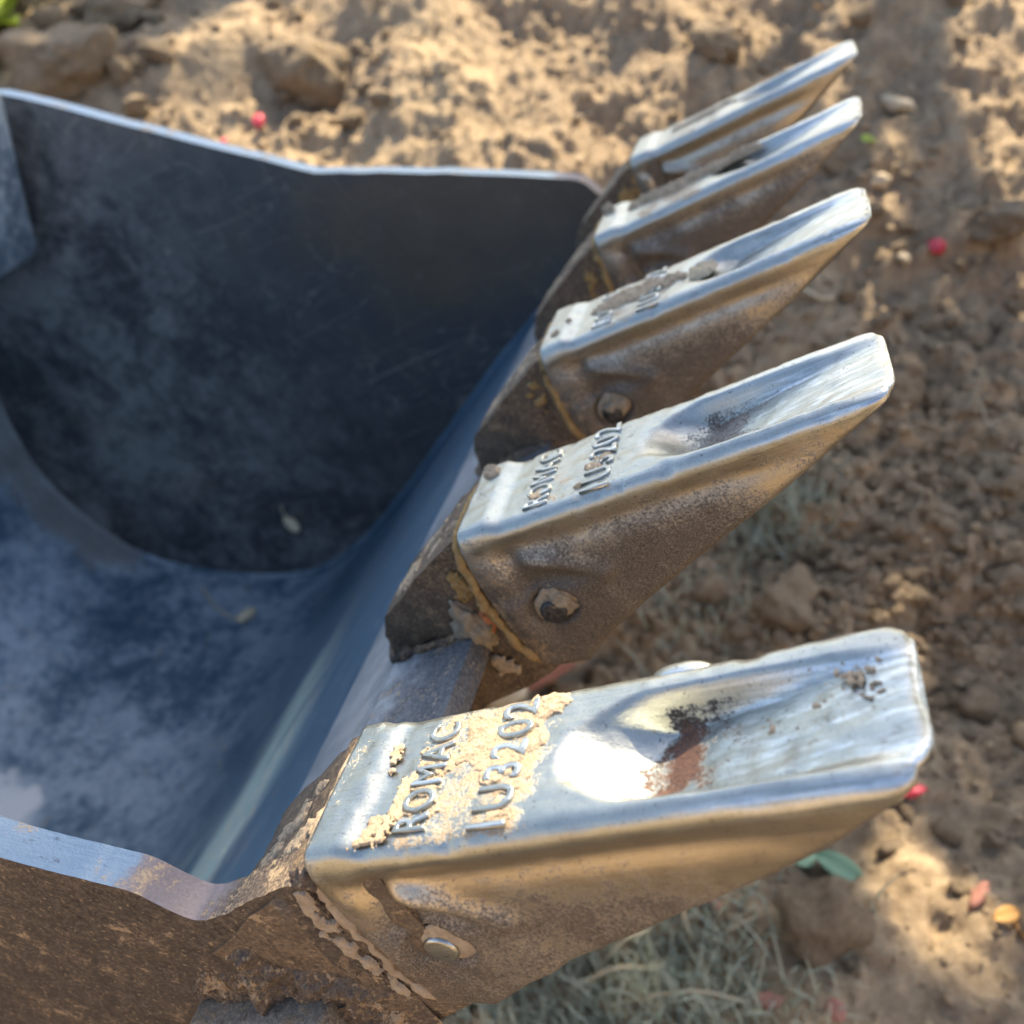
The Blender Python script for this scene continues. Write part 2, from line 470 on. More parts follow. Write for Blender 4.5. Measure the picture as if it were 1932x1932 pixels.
M = {
    'tooth': mat_tooth(),
    'shell': mat_plate('blue_black_worn_plate', (0.135, 0.225, 0.30), (0.52, 0.58, 0.62), (0.075, 0.135, 0.190), 0.45, 0.40, 1.0, 1.1, False, (-1.12, -0.74), False, [(-1.262, 0.375, 0.060, 0.95, (0.80, 0.78, 0.74)), (-1.355, 0.855, 0.055, 0.6, (0.36, 0.30, 0.235))]),  # first patch paints a sunlit spot into the colour; second is a tan smear
    'lip': mat_plate('worn_lip_plate', (0.42, 0.43, 0.43), (0.52, 0.51, 0.48), (0.30, 0.32, 0.33), 0.55, 0.36, 0.6, 2.0, True),
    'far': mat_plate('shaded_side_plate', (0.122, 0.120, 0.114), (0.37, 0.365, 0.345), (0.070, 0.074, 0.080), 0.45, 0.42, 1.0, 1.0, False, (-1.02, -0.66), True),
    'lug': mat_plate('lug_plate', (0.32, 0.40, 0.45), (0.66, 0.70, 0.72), (0.14, 0.20, 0.25), 0.6, 0.4, 1.0, 3.0),
    'rim': mat_rim(),
    'outer': mat_grime('soil_stained_plate', (0.043, 0.033, 0.026), (0.165, 0.124, 0.090), 0.85, 0.50, 0.3),
    'adapter': mat_grime('muddy_cast_steel', (0.075, 0.054, 0.037), (0.25, 0.175, 0.105), 0.8, 0.6, 0.25),
    'weld': mat_grime('weathered_weld', (0.045, 0.05, 0.06), (0.17, 0.17, 0.18), 0.55, 0.4, 0.6),
    'deposit': mat_grime('baked_weld_deposit', (0.060, 0.042, 0.030), (0.23, 0.165, 0.105), 1.15, 0.6, 0.15),
    'strip': mat_grime('scuffed_strip', (0.13, 0.11, 0.085), (0.34, 0.27, 0.19), 0.9, 0.55, 0.3),
    'pin': mat_grime('dark_pin_steel', (0.03, 0.03, 0.032), (0.12, 0.12, 0.12), 0.15, 0.4, 0.8),
    'mud': mat_mud('dry_tan_mud', (0.29, 0.215, 0.135), (0.42, 0.325, 0.215)),
    'claywhite': mat_mud('pale_dry_clay', (0.62, 0.60, 0.56), (0.78, 0.76, 0.72)),
    'clay': mat_mud('grey_clay', (0.20, 0.155, 0.10), (0.34, 0.275, 0.19)),
    'ochre': mat_mud('ochre_mud', (0.22, 0.135, 0.045), (0.36, 0.23, 0.09)),
    'rustmud': mat_mud('orange_rust', (0.42, 0.14, 0.05), (0.50, 0.22, 0.10)),
    'soil': mat_soil('garden_soil'),
    'clod': mat_soil('soil_lump', 2.5),
    'grass': mat_leaf('grey_green_grass', (0.30, 0.36, 0.28), (0.52, 0.53, 0.40), 0.25),
    'straw': mat_plain('dry_straw', (0.42, 0.33, 0.20), (0.55, 0.46, 0.31), 0.6, 60),
    'red': mat_plain('red_berry', (0.50, 0.008, 0.04), (0.46, 0.06, 0.07), 0.5, 110),
    'brick': mat_plain('brick_red_chip', (0.27, 0.095, 0.065), (0.38, 0.20, 0.14), 0.9, 200),
    'orange': mat_leaf('orange_leaf', (0.62, 0.28, 0.06), (0.75, 0.45, 0.13), 0.3),
    'pale': mat_plain('pale_husk', (0.42, 0.32, 0.19), (0.56, 0.45, 0.29), 0.7, 90),
    'pod': mat_plain('pale_seed_pod', (0.60, 0.46, 0.27), (0.74, 0.61, 0.40), 0.5, 90),
    'mint': mat_leaf('pale_green_leaf', (0.24, 0.40, 0.22), (0.34, 0.50, 0.32), 0.3),
    'lime': mat_leaf('yellow_green_leaf', (0.36, 0.50, 0.05), (0.55, 0.62, 0.08), 0.45),
    'leaf': mat_leaf('tree_leaf', (0.045, 0.085, 0.022), (0.085, 0.14, 0.035), 0.3),
    'bark': mat_grime('bark', (0.06, 0.045, 0.03), (0.16, 0.12, 0.085), 0.2, 0.9, 0.0),
}

# ------------------------------------------------------------------ bucket frame  (local x = d, y = w, z = n)
bx, by, bz = BW @ AD, BW @ AW, BW @ AN
bx = bx / np.linalg.norm(bx); bz = np.cross(bx, by); bz /= np.linalg.norm(bz); by = np.cross(bz, bx)
BO = cam2world(OC)
BM = np.eye(4); BM[:3, 0] = bx; BM[:3, 1] = by; BM[:3, 2] = bz; BM[:3, 3] = BO
bucket = bpy.data.objects.new('excavator_bucket', None)
link(bucket)
bucket.matrix_world = Matrix(BM.tolist())
bucket.empty_display_size = 0.1
tag(bucket, 'open steel excavator bucket with five worn teeth along its lip', 'excavator bucket')


def b2w(p):
    p = np.atleast_2d(np.asarray(p, float))
    return (BM[:3, :3] @ p.T).T + BO


def project(P):
    """world points -> photograph pixels (1932 wide) and depth"""
    P = np.atleast_2d(P)
    c = (BW.T @ (P - CAM).T).T
    return 966 + F_PX * c[:, 0] / c[:, 2], 966 + F_PX * c[:, 1] / c[:, 2], c[:, 2]


def ray_dir(px, py):
    d = BW @ np.array([(px - 966) / F_PX, (py - 966) / F_PX, 1.0])
    return d / np.linalg.norm(d)


def catmull(pts, per=8):
    pts = [np.array(p, float) for p in pts]
    P = [2 * pts[0] - pts[1]] + pts + [2 * pts[-1] - pts[-2]]
    out = []
    for i in range(1, len(P) - 2):
        for k in range(per):
            t = k / per
            a, b, c, d = P[i - 1], P[i], P[i + 1], P[i + 2]
            out.append(0.5 * (2 * b + (c - a) * t + (2 * a - 5 * b + 4 * c - d) * t * t + (3 * b - a - 3 * c + d) * t ** 3))
    out.append(pts[-1])
    return np.array(out)


W0, W1 = -0.020, 0.880           # inner faces of the side plates
PLATE = 0.021                    # side plate thickness
FLOOR = lambda d: -0.144 + (d + 0.456) * 0.5111
prof_pts = [(-0.40, FLOOR(-0.40)), (-0.52, FLOOR(-0.52)), (-0.649, -0.246), (-0.79, -0.322), (-0.906, -0.372), (-1.01, -0.392), (-1.114, -0.373),
            (-1.235, -0.318), (-1.329, -0.236), (-1.378, -0.08), (-1.345, 0.06), (-1.27, 0.17), (-1.16, 0.28), (-1.05, 0.37)]
prof = catmull(prof_pts, 8)
nrm = np.gradient(prof, axis=0); nrm = np.stack([nrm[:, 1], -nrm[:, 0]], 1)
nrm /= np.linalg.norm(nrm, axis=1)[:, None]
# make the normal point out of the bucket
cen = np.array([-0.9, 0.0]); sgn = np.sign(np.sum((prof - cen) * nrm, 1)); nrm *= sgn[:, None]
SH_T = 0.016

# shell plate: inner and outer skins, closed
ws = np.linspace(W0 + 0.0005, W1 - 0.0005, 30)
rings = []
for w in ws:
    # slight dents so that reflections wander
    dent = 0.0022 * fbm(prof[:, 0] * 6, np.full(len(prof), w * 5), 0, 3, 3)
    inner = np.c_[prof[:, 0] + nrm[:, 0] * dent, np.full(len(prof), w), prof[:, 1] + nrm[:, 1] * dent]
    outer = np.c_[prof[:, 0] + nrm[:, 0] * SH_T, np.full(len(prof), w), prof[:, 1] + nrm[:, 1] * SH_T]
    rings.append(np.vstack([inner, outer[::-1]]))
rings = np.array(rings); nr, nc = rings.shape[:2]
f = grid_faces(nr, nc, True).tolist()
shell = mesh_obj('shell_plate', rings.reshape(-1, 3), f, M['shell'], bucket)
shell_pts_w = b2w(rings.reshape(-1, 3))
# a coarser copy for ray tests
shell_bvh = BVHTree.FromPolygons([tuple(v) for v in shell_pts_w], f)

# cutting edge: thicker plate with a chamfered step up from the shell and a bevelled nose
ce = [(-0.2622, -0.0800), (-0.2632, -0.0702), (-0.3330, -0.0800), (-0.345, FLOOR(-0.345) + 0.0015), (-0.404, FLOOR(-0.404) + 0.0055), (-0.413, FLOOR(-0.413) + 0.005),
      (-0.426, FLOOR(-0.426) - 0.0005), (-0.432, FLOOR(-0.432) - 0.012), (-0.430, FLOOR(-0.43) - 0.026), (-0.345, FLOOR(-0.345) - 0.026), (-0.275, FLOOR(-0.275) - 0.034), (-0.264, -0.0890)]
ce = np.array(ce)
bm = bmesh.new()
wsx = np.linspace(W0 - 0.012, W1 + 0.012, 60)
loops = []
for w in wsx:
    wob = 0.0010 * fbm(np.full(len(ce), w * 30), ce[:, 0] * 50, 0, 3, 11)
    loops.append([bm.verts.new((p[0] + q, w, p[1] + q * 0.6)) for p, q in zip(ce, wob)])
for a_, b_ in zip(loops[:-1], loops[1:]):
    for j in range(len(ce)):
        k = (j + 1) % len(ce)
        bm.faces.new((a_[j], a_[k], b_[k], b_[j]))
bm.faces.new(loops[0]); bm.faces.new(loops[-1][::-1])
bmesh.ops.recalc_face_normals(bm, faces=bm.faces)
me = bpy.data.meshes.new('cutting_edge'); bm.to_mesh(me); bm.free()
me.materials.append(M['lip'])
o = link(bpy.data.objects.new('cutting_edge', me), bucket)
me.polygons.foreach_set('use_smooth', [True] * len(me.polygons))
me.set_sharp_from_angle(angle=math.radians(16))


def side_plate(rim, w_in, w_out, mat_in, mat_out, name, label=None):
    """flat plate: rim polyline (lip -> back), then back round the outside of the shell"""
    outp = (prof + nrm * (SH_T + 0.004))
    tail = [tuple(p) for p in outp[::-1][2:]] + [(-0.36, FLOOR(-0.36) - 0.034), (-0.29, FLOOR(-0.29) - 0.034)]
    poly = [tuple(p) for p in rim] + tail
    bm = bmesh.new()
    a_ = [bm.verts.new((p[0], w_in, p[1])) for p in poly]
    b_ = [bm.verts.new((p[0], w_out, p[1])) for p in poly]
    fa = bm.faces.new(a_); fb = bm.faces.new(b_[::-1])
    fa.material_index = 0; fb.material_index = 1
    nrim = len(rim)
    for i in range(len(poly)):
        k = (i + 1) % len(poly)
        fc = bm.faces.new((a_[i], a_[k], b_[k], b_[i]))
        fc.material_index = 2 if i < nrim else 1
    bmesh.ops.recalc_face_normals(bm, faces=bm.faces)
    bmesh.ops.triangulate(bm, faces=[fa, fb])
    me = bpy.data.meshes.new(name); bm.to_mesh(me); bm.free()
    me.polygons.foreach_set('use_smooth', [True] * len(me.polygons))
    me.set_sharp_from_angle(angle=math.radians(35))
    for m_ in (mat_in, mat_out, M['rim']):
        me.materials.append(m_)
    o = link(bpy.data.objects.new(name, me), bucket)
    md = o.modifiers.new('b', 'BEVEL'); md.width = 0.0022; md.segments = 2; md.limit_method = 'ANGLE'; md.angle_limit = math.radians(50)
    if label:
        o['label'] = label
    return o


def jag(pts, per, amp, seed, s=90):
    """densify a polyline and roughen it"""
    c = catmull(pts, per)
    c[:, 1] += amp * fbm(c[:, 0] * s, c[:, 1] * s, 0, 3, seed)
    return c


rim_far = [(-0.290, -0.052), (-0.300, -0.036), (-0.311, -0.014), (-0.326, -0.001), (-0.345, 0.0085)] + [(-0.455, 0.066), (-0.590, 0.132), (-0.606, 0.140), (-0.622, 0.152), (-0.770, 0.272), (-0.935, 0.405), (-1.03, 0.445)]
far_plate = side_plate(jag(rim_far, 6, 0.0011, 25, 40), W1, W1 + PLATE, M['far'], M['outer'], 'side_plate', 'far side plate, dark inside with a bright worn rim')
rim_near = [(-0.2425, -0.085), (-0.2420, -0.055), (-0.2415, -0.022), (-0.2440, -0.0085), (-0.256, -0.0105), (-0.270, -0.0135), (-0.281, -0.0170), (-0.2900, -0.0205), (-0.2985, -0.0232), (-0.3070, -0.0242), (-0.3150, -0.0228), (-0.3215, -0.0160), (-0.3270, -0.0075), (-0.334, 0.0015), (-0.346, 0.0090), (-0.362, 0.0180), (-0.398, 0.0420), (-0.46, 0.089), (-0.62, 0.20), (-0.80, 0.33), (-0.935, 0.42), (-1.03, 0.445)]
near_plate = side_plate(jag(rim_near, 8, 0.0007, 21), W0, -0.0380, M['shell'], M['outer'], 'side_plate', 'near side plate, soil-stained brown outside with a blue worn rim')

# top cross plate at the back and a lug standing inside by the far plate
bm = bmesh.new()


def bm_box(bm, lo, hi):
    vs = [bm.verts.new((x, y, z)) for x in (lo[0], hi[0]) for y in (lo[1], hi[1]) for z in (lo[2], hi[2])]
    for q in ((0, 1, 3, 2), (4, 6, 7, 5), (0, 4, 5, 1), (2, 3, 7, 6), (0, 2, 6, 4), (1, 5, 7, 3)):
        bm.faces.new([vs[i] for i in q])


def bm_obj(bm, name, mat, parent, bevel=0.0, seg=3, smooth=True):
    bmesh.ops.recalc_face_normals(bm, faces=bm.faces)
    me = bpy.data.meshes.new(name); bm.to_mesh(me); bm.free()
    if smooth:
        me.polygons.foreach_set('use_smooth', [True] * len(me.polygons))
    me.materials.append(mat)
    o = link(bpy.data.objects.new(name, me), parent)
    if bevel:
        md = o.modifiers.new('b', 'BEVEL'); md.width = bevel; md.segments = seg; md.limit_method = 'ANGLE'; md.angle_limit = math.radians(30)
    return o


# ------------------------------------------------------------------ teeth
H_D = [-0.236, -0.204, -0.178, -0.120, -0.060, -0.030, -0.009, 0.0]
H_N = [0.100, 0.107, 0.0915, 0.0680, 0.0430, 0.0280, 0.0125, 0.0055]
H_N2 = [0.100, 0.106, 0.0880, 0.0620, 0.0360, 0.0215, 0.0100, 0.0048]


def tooth_mesh(seed, wear=0.0):
    NS, NTOP, NSIDE, NBOT, NC = 150, 64, 54, 10, 9
    s = np.linspace(0, 1, NS)
    d0 = -0.2305 * (1 - s) ** 0.96
    d0[0] = -0.2305
    # extra stations rounding off the two ends
    front = [(0.0012, 0.86), (0.0021, 0.66), (0.0026, 0.40)]
    rear = [(-0.2318, 0.955), (-0.2312, 0.985)]
    rows = []
    stations = [(d, k, -1) for d, k in rear] + [(d, 1.0, 0) for d in d0] + [(d, k, 1) for d, k in front]
    for d, k, end in stations:
        dc = min(d, 0.0)
        h = float(np.interp(dc, H_D, H_N if seed == 1 else H_N2))
        hw = 0.0364 - 0.0024 * float(sstep(-0.22, -0.02, dc))
        # rounded corners of the tip seen from above
        r = 0.0105
        if dc > -r:
            x = dc + r
            hw = hw - r + math.sqrt(max(r * r - x * x, 0.0)) * 0.72 + r * 0.28
        # collar at the root
        hw += 0.0012 * (1 - float(sstep(-0.222, -0.206, dc)))
        rx_ = 0.0085 - 0.0025 * float(sstep(-0.08, 0.0, dc)); rt = min(rx_, h * 0.45); rb = min(0.0065, h * 0.32)
        pts = []
        # start at bottom centre, go to +y side, up, over the top, down the other side
        yb = hw - 0.003 * min(1, h / 0.1)
        for t in np.linspace(0, 1, NBOT, endpoint=False):
            pts.append((t * (yb - rb), -h, 0))
        for t in np.linspace(0, 1, NC, endpoint=False):
            a = -math.pi / 2 + t * math.pi / 2
            pts.append((yb - rb + rb * math.cos(a), -h + rb + rb * math.sin(a), 0))
        for t in np.linspace(0, 1, NSIDE, endpoint=False):
            z = -h + rb + t * (h - rb - rt)
            pts.append((yb + (hw - yb) * t, z, 1))
        for t in np.linspace(0, 1, NC, endpoint=False):
            a = t * math.pi / 2
            pts.append((hw - rx_ + rx_ * math.cos(a), -rt + rt * math.sin(a), 0))
        half = pts
        top = [((hw - rx_) * (1 - 2 * t), 0.0, 2) for t in np.linspace(0, 1, NTOP)]
        sec = half + top + [(-p[0], p[1], -p[2] if p[2] == 1 else p[2]) for p in half[::-1][:-1]]
        sec = np.array(sec)
        if end:
            cy, cz = 0.0, -h * 0.45
            sec[:, 0] = sec[:, 0] * (1 - (1 - k) * 0.35)
            sec[:, 1] = cz + (sec[:, 1] - cz) * k
        t = np.clip(-sec[:, 1] / 0.107, 0, 1)
        bulge = -0.0045 * np.sin(math.pi * t) * (1 - sstep(-0.2315, -0.16, dc))
        rows.append(np.c_[d + bulge, sec[:, 0], sec[:, 1], sec[:, 2]])
    R_ = np.array(rows)
    nrow, ncol = R_.shape[:2]
    X, Y, Z, K = R_[..., 0], R_[..., 1], R_[..., 2], R_[..., 3]
    # --- top: collar, scoop
    topw = sstep(-0.010, -0.001, Z)
    Z2 = Z + 0.0034 * topw * (1 - sstep(-0.216, -0.203, X))
    Z2 = Z2 - 0.0012 * topw * sstep(-0.195, -0.186, X) * (1 - sstep(-0.136, -0.126, X)) * sstep(0.034, 0.027, np.abs(Y)) if False else Z2
    hwid = 0.0135 + 0.0100 * sstep(-0.126, -0.095, X)
    yc = -0.002
    # back wall curves in plan like the bowl of a spoon
    xs = X - 0.026 * (np.abs(Y - yc) / 0.027) ** 2.2
    depth = (0.0190 - wear) * sstep(-0.128, -0.094, xs) * (1 - 0.95 * np.clip((X + 0.088) / 0.086, 0, 1) ** 0.9)
    lat = sstep(hwid + 0.0018, hwid * 0.74, np.abs(Y - yc))
    Z2 = Z2 - depth * lat * topw
    # tip dips a touch
    Z2 = Z2 - 0.0008 * sstep(-0.02, 0.002, X) * topw
    # --- sides: rib, pin boss
    side = (np.abs(K) == 1) | ((K == 0) & (Z < -0.001) & (np.abs(Y) > 0.02))
    sg = np.sign(Y)
    px, pz = -0.203, -0.060
    rr = np.sqrt(((X - px) / 1.25) ** 2 + (Z - pz) ** 2)
    off = np.zeros_like(X)
    ax, az, bx_, bz_ = -0.201, -0.0235, -0.164, -0.0465
    L2 = (bx_ - ax) ** 2 + (bz_ - az) ** 2
    tt = np.clip(((X - ax) * (bx_ - ax) + (Z - az) * (bz_ - az)) / L2, 0, 1)
    dist = np.sqrt((X - ax - tt * (bx_ - ax)) ** 2 + (Z - az - tt * (bz_ - az)) ** 2)
    off += 0.0046 * np.exp(-(dist / 0.0056) ** 2) * (1 - 0.3 * tt)
    # hollow just below the rib and in front of the boss
    px2, pz2 = -0.197, -0.041
    off -= 0.0032 * np.exp(-(((X - px2) / 0.016) ** 2 + ((Z - pz2) / 0.007) ** 2))
    # raised boss behind a line running down from the rib to the heel
    boss = sstep(-0.158, -0.172, X + 0.12 * (Z + 0.046)) * sstep(-0.043, -0.052, Z)
    off += 0.0026 * boss
    off -= 0.0042 * sstep(0.0128, 0.0108, rr)
    # groove under the crown's edge and a flange along the root
    off -= 0.0030 * np.exp(-((Z + 0.0185) / 0.0065) ** 2) * sstep(-0.02, -0.09, X) * sstep(-0.232, -0.205, X)
    zr = sstep(-0.012, -0.024, Z) * sstep(-0.088, -0.070, Z)
    off += 0.0020 * zr * (1 - sstep(-0.223, -0.213, X)) - 0.0026 * zr * np.exp(-((X + 0.210) / 0.007) ** 2)
    # faint waves so the flanks do not read as planes
    off += 0.0004 * fbm(X * 28, Z * 40, seed * 3.1 + (Y > 0) * 7, 3, seed)
    fade = sstep(0.0, 0.006, -Z) * sstep(-0.2345, -0.226, X) * sstep(0.0, -0.02, X)
    Y2 = Y + sg * off * fade * side
    # small dings along the edges
    ding = 0.0005 * fbm(X * 120, Y * 120, Z * 120, 2, seed + 40)
    Z2 = Z2 + ding * topw * 0.5 + 0.0003 * fbm(X * 22, Y * 40, seed, 2, seed + 9) * topw
    # each edge is nicked in its own way
    X = X + (0.0013 * fbm(Y * 70, Z * 30, seed * 5.0, 3, seed + 80) - 0.0016 * np.clip(fbm(Y * 45 + 9, seed * 3.0, 0, 2, seed + 90) - 0.25, 0, 1)) * sstep(-0.014, 0.0, X)
    edge = np.exp(-((Z + 0.002) / 0.004) ** 2) * sstep(0.024, 0.031, np.abs(Y2))
    nk = np.clip(fbm(X * 75, (Y > 0) * 5.0, seed * 2.0, 3, seed + 95) - 0.30, 0, 1)
    Z2 = Z2 - 0.0011 * nk * edge; Y2 = Y2 - sg * 0.0008 * nk * edge
    V = np.stack([X, Y2, Z2], -1).reshape(-1, 3)
    F = grid_faces(nrow, ncol, False)
    # close the loop (last column meets first column's mirror)
    i = np.arange(nrow - 1)
    close = np.stack([i * ncol + ncol - 1, i * ncol, (i + 1) * ncol, (i + 1) * ncol + ncol - 1], -1)
    F = np.vstack([F, close])
    faces = F.tolist() + [list(range(ncol))[::-1], list(range((nrow - 1) * ncol, nrow * ncol))]
    me = bpy.data.meshes.new('bucket_tooth')
    me.from_pydata(V.tolist(), [], faces)
    bm = bmesh.new(); bm.from_mesh(me); bmesh.ops.recalc_face_normals(bm, faces=bm.faces); bm.to_mesh(me); bm.free()
    me.polygons.foreach_set('use_smooth', [True] * len(me.polygons))
    me.materials.append(M['tooth'])
    return me


def text_mesh(body, length, height, extrude=0.0005):
    cu = bpy.data.curves.new('lettering', 'FONT')
    cu.body = body; cu.size = 1.0; cu.align_x = 'CENTER'; cu.align_y = 'CENTER'
    cu.space_character = 1.12
    cu.resolution_u = 4
    cu.offset = 0.012
    ob = bpy.data.objects.new('lettering', cu)
    COL.objects.link(ob)
    dg = bpy.context.evaluated_depsgraph_get()
    tmp = bpy.data.meshes.new_from_object(ob.evaluated_get(dg))
    co = np.zeros(len(tmp.vertices) * 3); tmp.vertices.foreach_get('co', co); co = co.reshape(-1, 3)
    lo, hi = co.min(0), co.max(0)
    bpy.data.meshes.remove(tmp)
    sx, sy = length / (hi[0] - lo[0]), height / (hi[1] - lo[1])
    cu.extrude = extrude / sy; cu.bevel_depth = 0.00065 / sy; cu.bevel_resolution = 2; cu.offset = -0.01
    bpy.context.view_layer.update()
    dg = bpy.context.evaluated_depsgraph_get()
    me = bpy.data.meshes.new_from_object(ob.evaluated_get(dg))
    co = np.zeros(len(me.vertices) * 3); me.vertices.foreach_get('co', co); co = co.reshape(-1, 3)
    c = (lo + hi) / 2
    # text x -> +w (local y), text y -> -d (local -x), text z -> n
    new = np.c_[-(co[:, 1] - c[1]) * sy, (co[:, 0] - c[0]) * sx, co[:, 2] * sy]
    me.vertices.foreach_set('co', new.astype(np.float32).ravel())
    me.update()
    bpy.data.objects.remove(ob)
    me.name = 'lettering'
    if not me.materials:
        me.materials.append(M['tooth'])
    else:
        me.materials[0] = M['tooth']
    return me


def mud_patch(name, blobs, mat, parent, base=0.0, hmax=0.003, cell=0.0007, seed=0, rough=0.55, freq=130, lift=0.0):
    """crust of dried mud lying on a flat face: only where the noisy height field rises above the metal"""
    xs = [b[0] for b in blobs]; ys = [b[1] for b in blobs]; rs = max(max(b[2], b[3]) for b in blobs)
    x0, x1, y0, y1 = min(xs) - rs * 1.4, max(xs) + rs * 1.4, min(ys) - rs * 1.4, max(ys) + rs * 1.4
    nx, ny = int((x1 - x0) / cell) + 2, int((y1 - y0) / cell) + 2
    gx, gy = np.meshgrid(np.linspace(x0, x1, nx), np.linspace(y0, y1, ny), indexing='ij')
    m_ = np.full(gx.shape, -1.0)
    for bx_, by_, ra, rb in blobs:
        m_ = np.maximum(m_, 1 - np.sqrt(((gx - bx_) / ra) ** 2 + ((gy - by_) / rb) ** 2))
    nz = fbm(gx * freq, gy * freq, seed * 1.7, 4, seed, 0.6)
    hh = m_ + rough * nz
    H = hmax * (np.clip(hh * 2.4, 0, 1) ** 0.8 * (0.80 + 0.26 * fbm(gx * 420, gy * 420, 0, 4, seed + 5, 0.65))) + lift
    keep = hh > 0
    idx = -np.ones(gx.shape, int)
    cells = keep[:-1, :-1] & keep[1:, :-1] & keep[1:, 1:] & keep[:-1, 1:]
    use = np.zeros(gx.shape, bool)
    use[:-1, :-1] |= cells; use[1:, :-1] |= cells; use[1:, 1:] |= cells; use[:-1, 1:] |= cells
    if not use.any():
        return None
    idx[use] = np.arange(use.sum())
    zed = base + np.clip(H, -0.0004, None)
    # feather the border down under the metal
    nb = np.zeros(gx.shape); c_ = cells.astype(float)
    nb[:-1, :-1] += c_; nb[1:, :-1] += c_; nb[1:, 1:] += c_; nb[:-1, 1:] += c_
    zed = np.where(nb < 4, base - 0.0006, zed)
    V = np.c_[gx[use], gy[use], zed[use]]
    ii, jj = np.nonzero(cells)
    F = np.stack([idx[ii, jj], idx[ii + 1, jj], idx[ii + 1, jj + 1], idx[ii, jj + 1]], -1)
    return np_mesh(name, V, F, mat, parent)


def lump(name, mat, parent, loc, r, seed, squash=(1, 1, 1), sub=3, amp=0.35):
    bm = bmesh.new()
    bmesh.ops.create_icosphere(bm, subdivisions=sub, radius=1.0)
    co = np.array([v.co for v in bm.verts])
    dsp = 1 + amp * fbm(co[:, 0] * 1.6, co[:, 1] * 1.6, co[:, 2] * 1.6, 4, seed)
    co = co * dsp[:, None] * np.array(squash) * r
    for v, c in zip(bm.verts, co):
        v.co = c
    o = bm_obj(bm, name, mat, parent)
    o.location = loc
    return o


PITCH = 0.21
txt1 = text_mesh('ROMAC', 0.0525, 0.0150)
txt2 = text_mesh('1U3202', 0.0600, 0.0165)
tooth_label = ['nearest tooth, silver steel with raised lettering and tan mud caked between the letters',
               'second tooth from the camera with brushed tip and clear raised lettering',
               'middle tooth with dry mud over its lettering',
               'fourth tooth with mud along its top and a dark dirty flank',
               'farthest tooth with a clean golden flank']
yaw = [0.0, 0.035, 0.01, 0.0, -0.015]
dirt = [-0.05, 0.52, 0.45, 0.85, 0.15]
dustv = [0.95, 0.60, 0.85, 1.0, 0.85]
rustv = [1.0, 0.45, 0.2, 0.1, 0.1]
wears = [0.0, 0.004, 0.007, 0.008, 0.010]
teeth = []
for i in range(5):
    me = tooth_mesh(i + 1, wears[i])
    t = link(bpy.data.objects.new('bucket_tooth', me), bucket)
    t.location = (0.001 * math.sin(i * 2.3), i * PITCH, 0)
    t.rotation_euler = (0, 0, 0)
    if yaw[i]:
        # turn about the tip
        t.rotation_euler = (0, 0, yaw[i])
    if i in (1, 2, 3):
        t.rotation_euler.y = -0.009
        t.location.z = 0.002
    t['label'] = tooth_label[i]
    if i in (1, 2):
        cl = lump('mud_clot', M['clay'], t, (-0.1985, -0.0345, -0.0575), 0.0085, 600 + i, (1.1, 0.45, 1.0), 4, 0.35)
    t['dirt'] = dirt[i]; t['dust'] = dustv[i]; t['rust'] = rustv[i]
    teeth.append(t)
    if i < 3:
        for me_t, xd, yc_ in ((txt1, -0.1835, -0.001), (txt2, -0.1475, -0.0005)):
            l = link(bpy.data.objects.new('lettering', me_t), t)
            l.location = (xd, yc_, 0.0003)
            l['dirt'] = 0.0; l['dust'] = 0.25; l['rust'] = 0.0
    # retaining pin through the boss
    bm = bmesh.new()
    bmesh.ops.create_cone(bm, cap_ends=True, segments=28, radius1=0.0078, radius2=0.0078, depth=0.0765 if i else 0.0722)
    p = bm_obj(bm, 'pin', M['pin'] if i else M['tooth'], t, 0.0016)
    p.rotation_euler = (math.pi / 2, 0, 0)
    p.location = (-0.2055 if i == 0 else -0.2045, 0, -0.0625)
    if i == 0:
        p['dirt'] = 0.0; p['dust'] = 0.0; p['rust'] = 0.0
    # mud packed round the pin, in the recess
    for sgn_ in (-1,):
        q = mud_patch('mud_crust', [(0.004, 0.004, 0.0125, 0.0105), (-0.003, -0.001, 0.011, 0.011)] if i else [(0.002, 0.0, 0.0155, 0.0120)], M['mud'], t, 0.0, 0.0022 if i else 0.0012, 0.0006, 60 + i, 0.10 if i else 0.04)
        q.rotation_euler = (math.pi / 2, 0, 0)
        q.location = (-0.2025, -0.0335, -0.0600)

# mud on the crowns of the teeth  (x, y, rx, ry) in the tooth's own frame
t1, t2, t3, t4, t5 = teeth
mud_patch('mud_crust', [(-0.160, 0.010, 0.014, 0.010), (-0.150, 0.002, 0.010, 0.007), (-0.141, 0.023, 0.010, 0.008), (-0.133, 0.026, 0.009, 0.007), (-0.146, 0.016, 0.012, 0.008),
                        (-0.165, 0.018, 0.010, 0.009), (-0.152, -0.006, 0.006, 0.005), (-0.137, 0.008, 0.006, 0.006)], M['mud'], t1, 0.0, 0.00115, 0.0004, 3, 0.34, 120)
mud_patch('mud_crust', [(-0.199, -0.025, 0.006, 0.007), (-0.203, -0.028, 0.006, 0.005), (-0.205, 0.012, 0.003, 0.006)], M['mud'], t1, 0.0016, 0.0007, 0.0004, 5, 0.9, 300)
mud_patch('mud_crust', [(-0.181, -0.018, 0.007, 0.006), (-0.181, -0.006, 0.006, 0.006), (-0.179, 0.004, 0.006, 0.005), (-0.145, -0.024, 0.008, 0.004), (-0.143, -0.013, 0.006, 0.006), (-0.147, -0.004, 0.006, 0.005),
                        (-0.193, -0.012, 0.004, 0.012), (-0.191, 0.004, 0.003, 0.010)], M['mud'], t1, 0.0, 0.0007, 0.0004, 8, 0.8, 240)
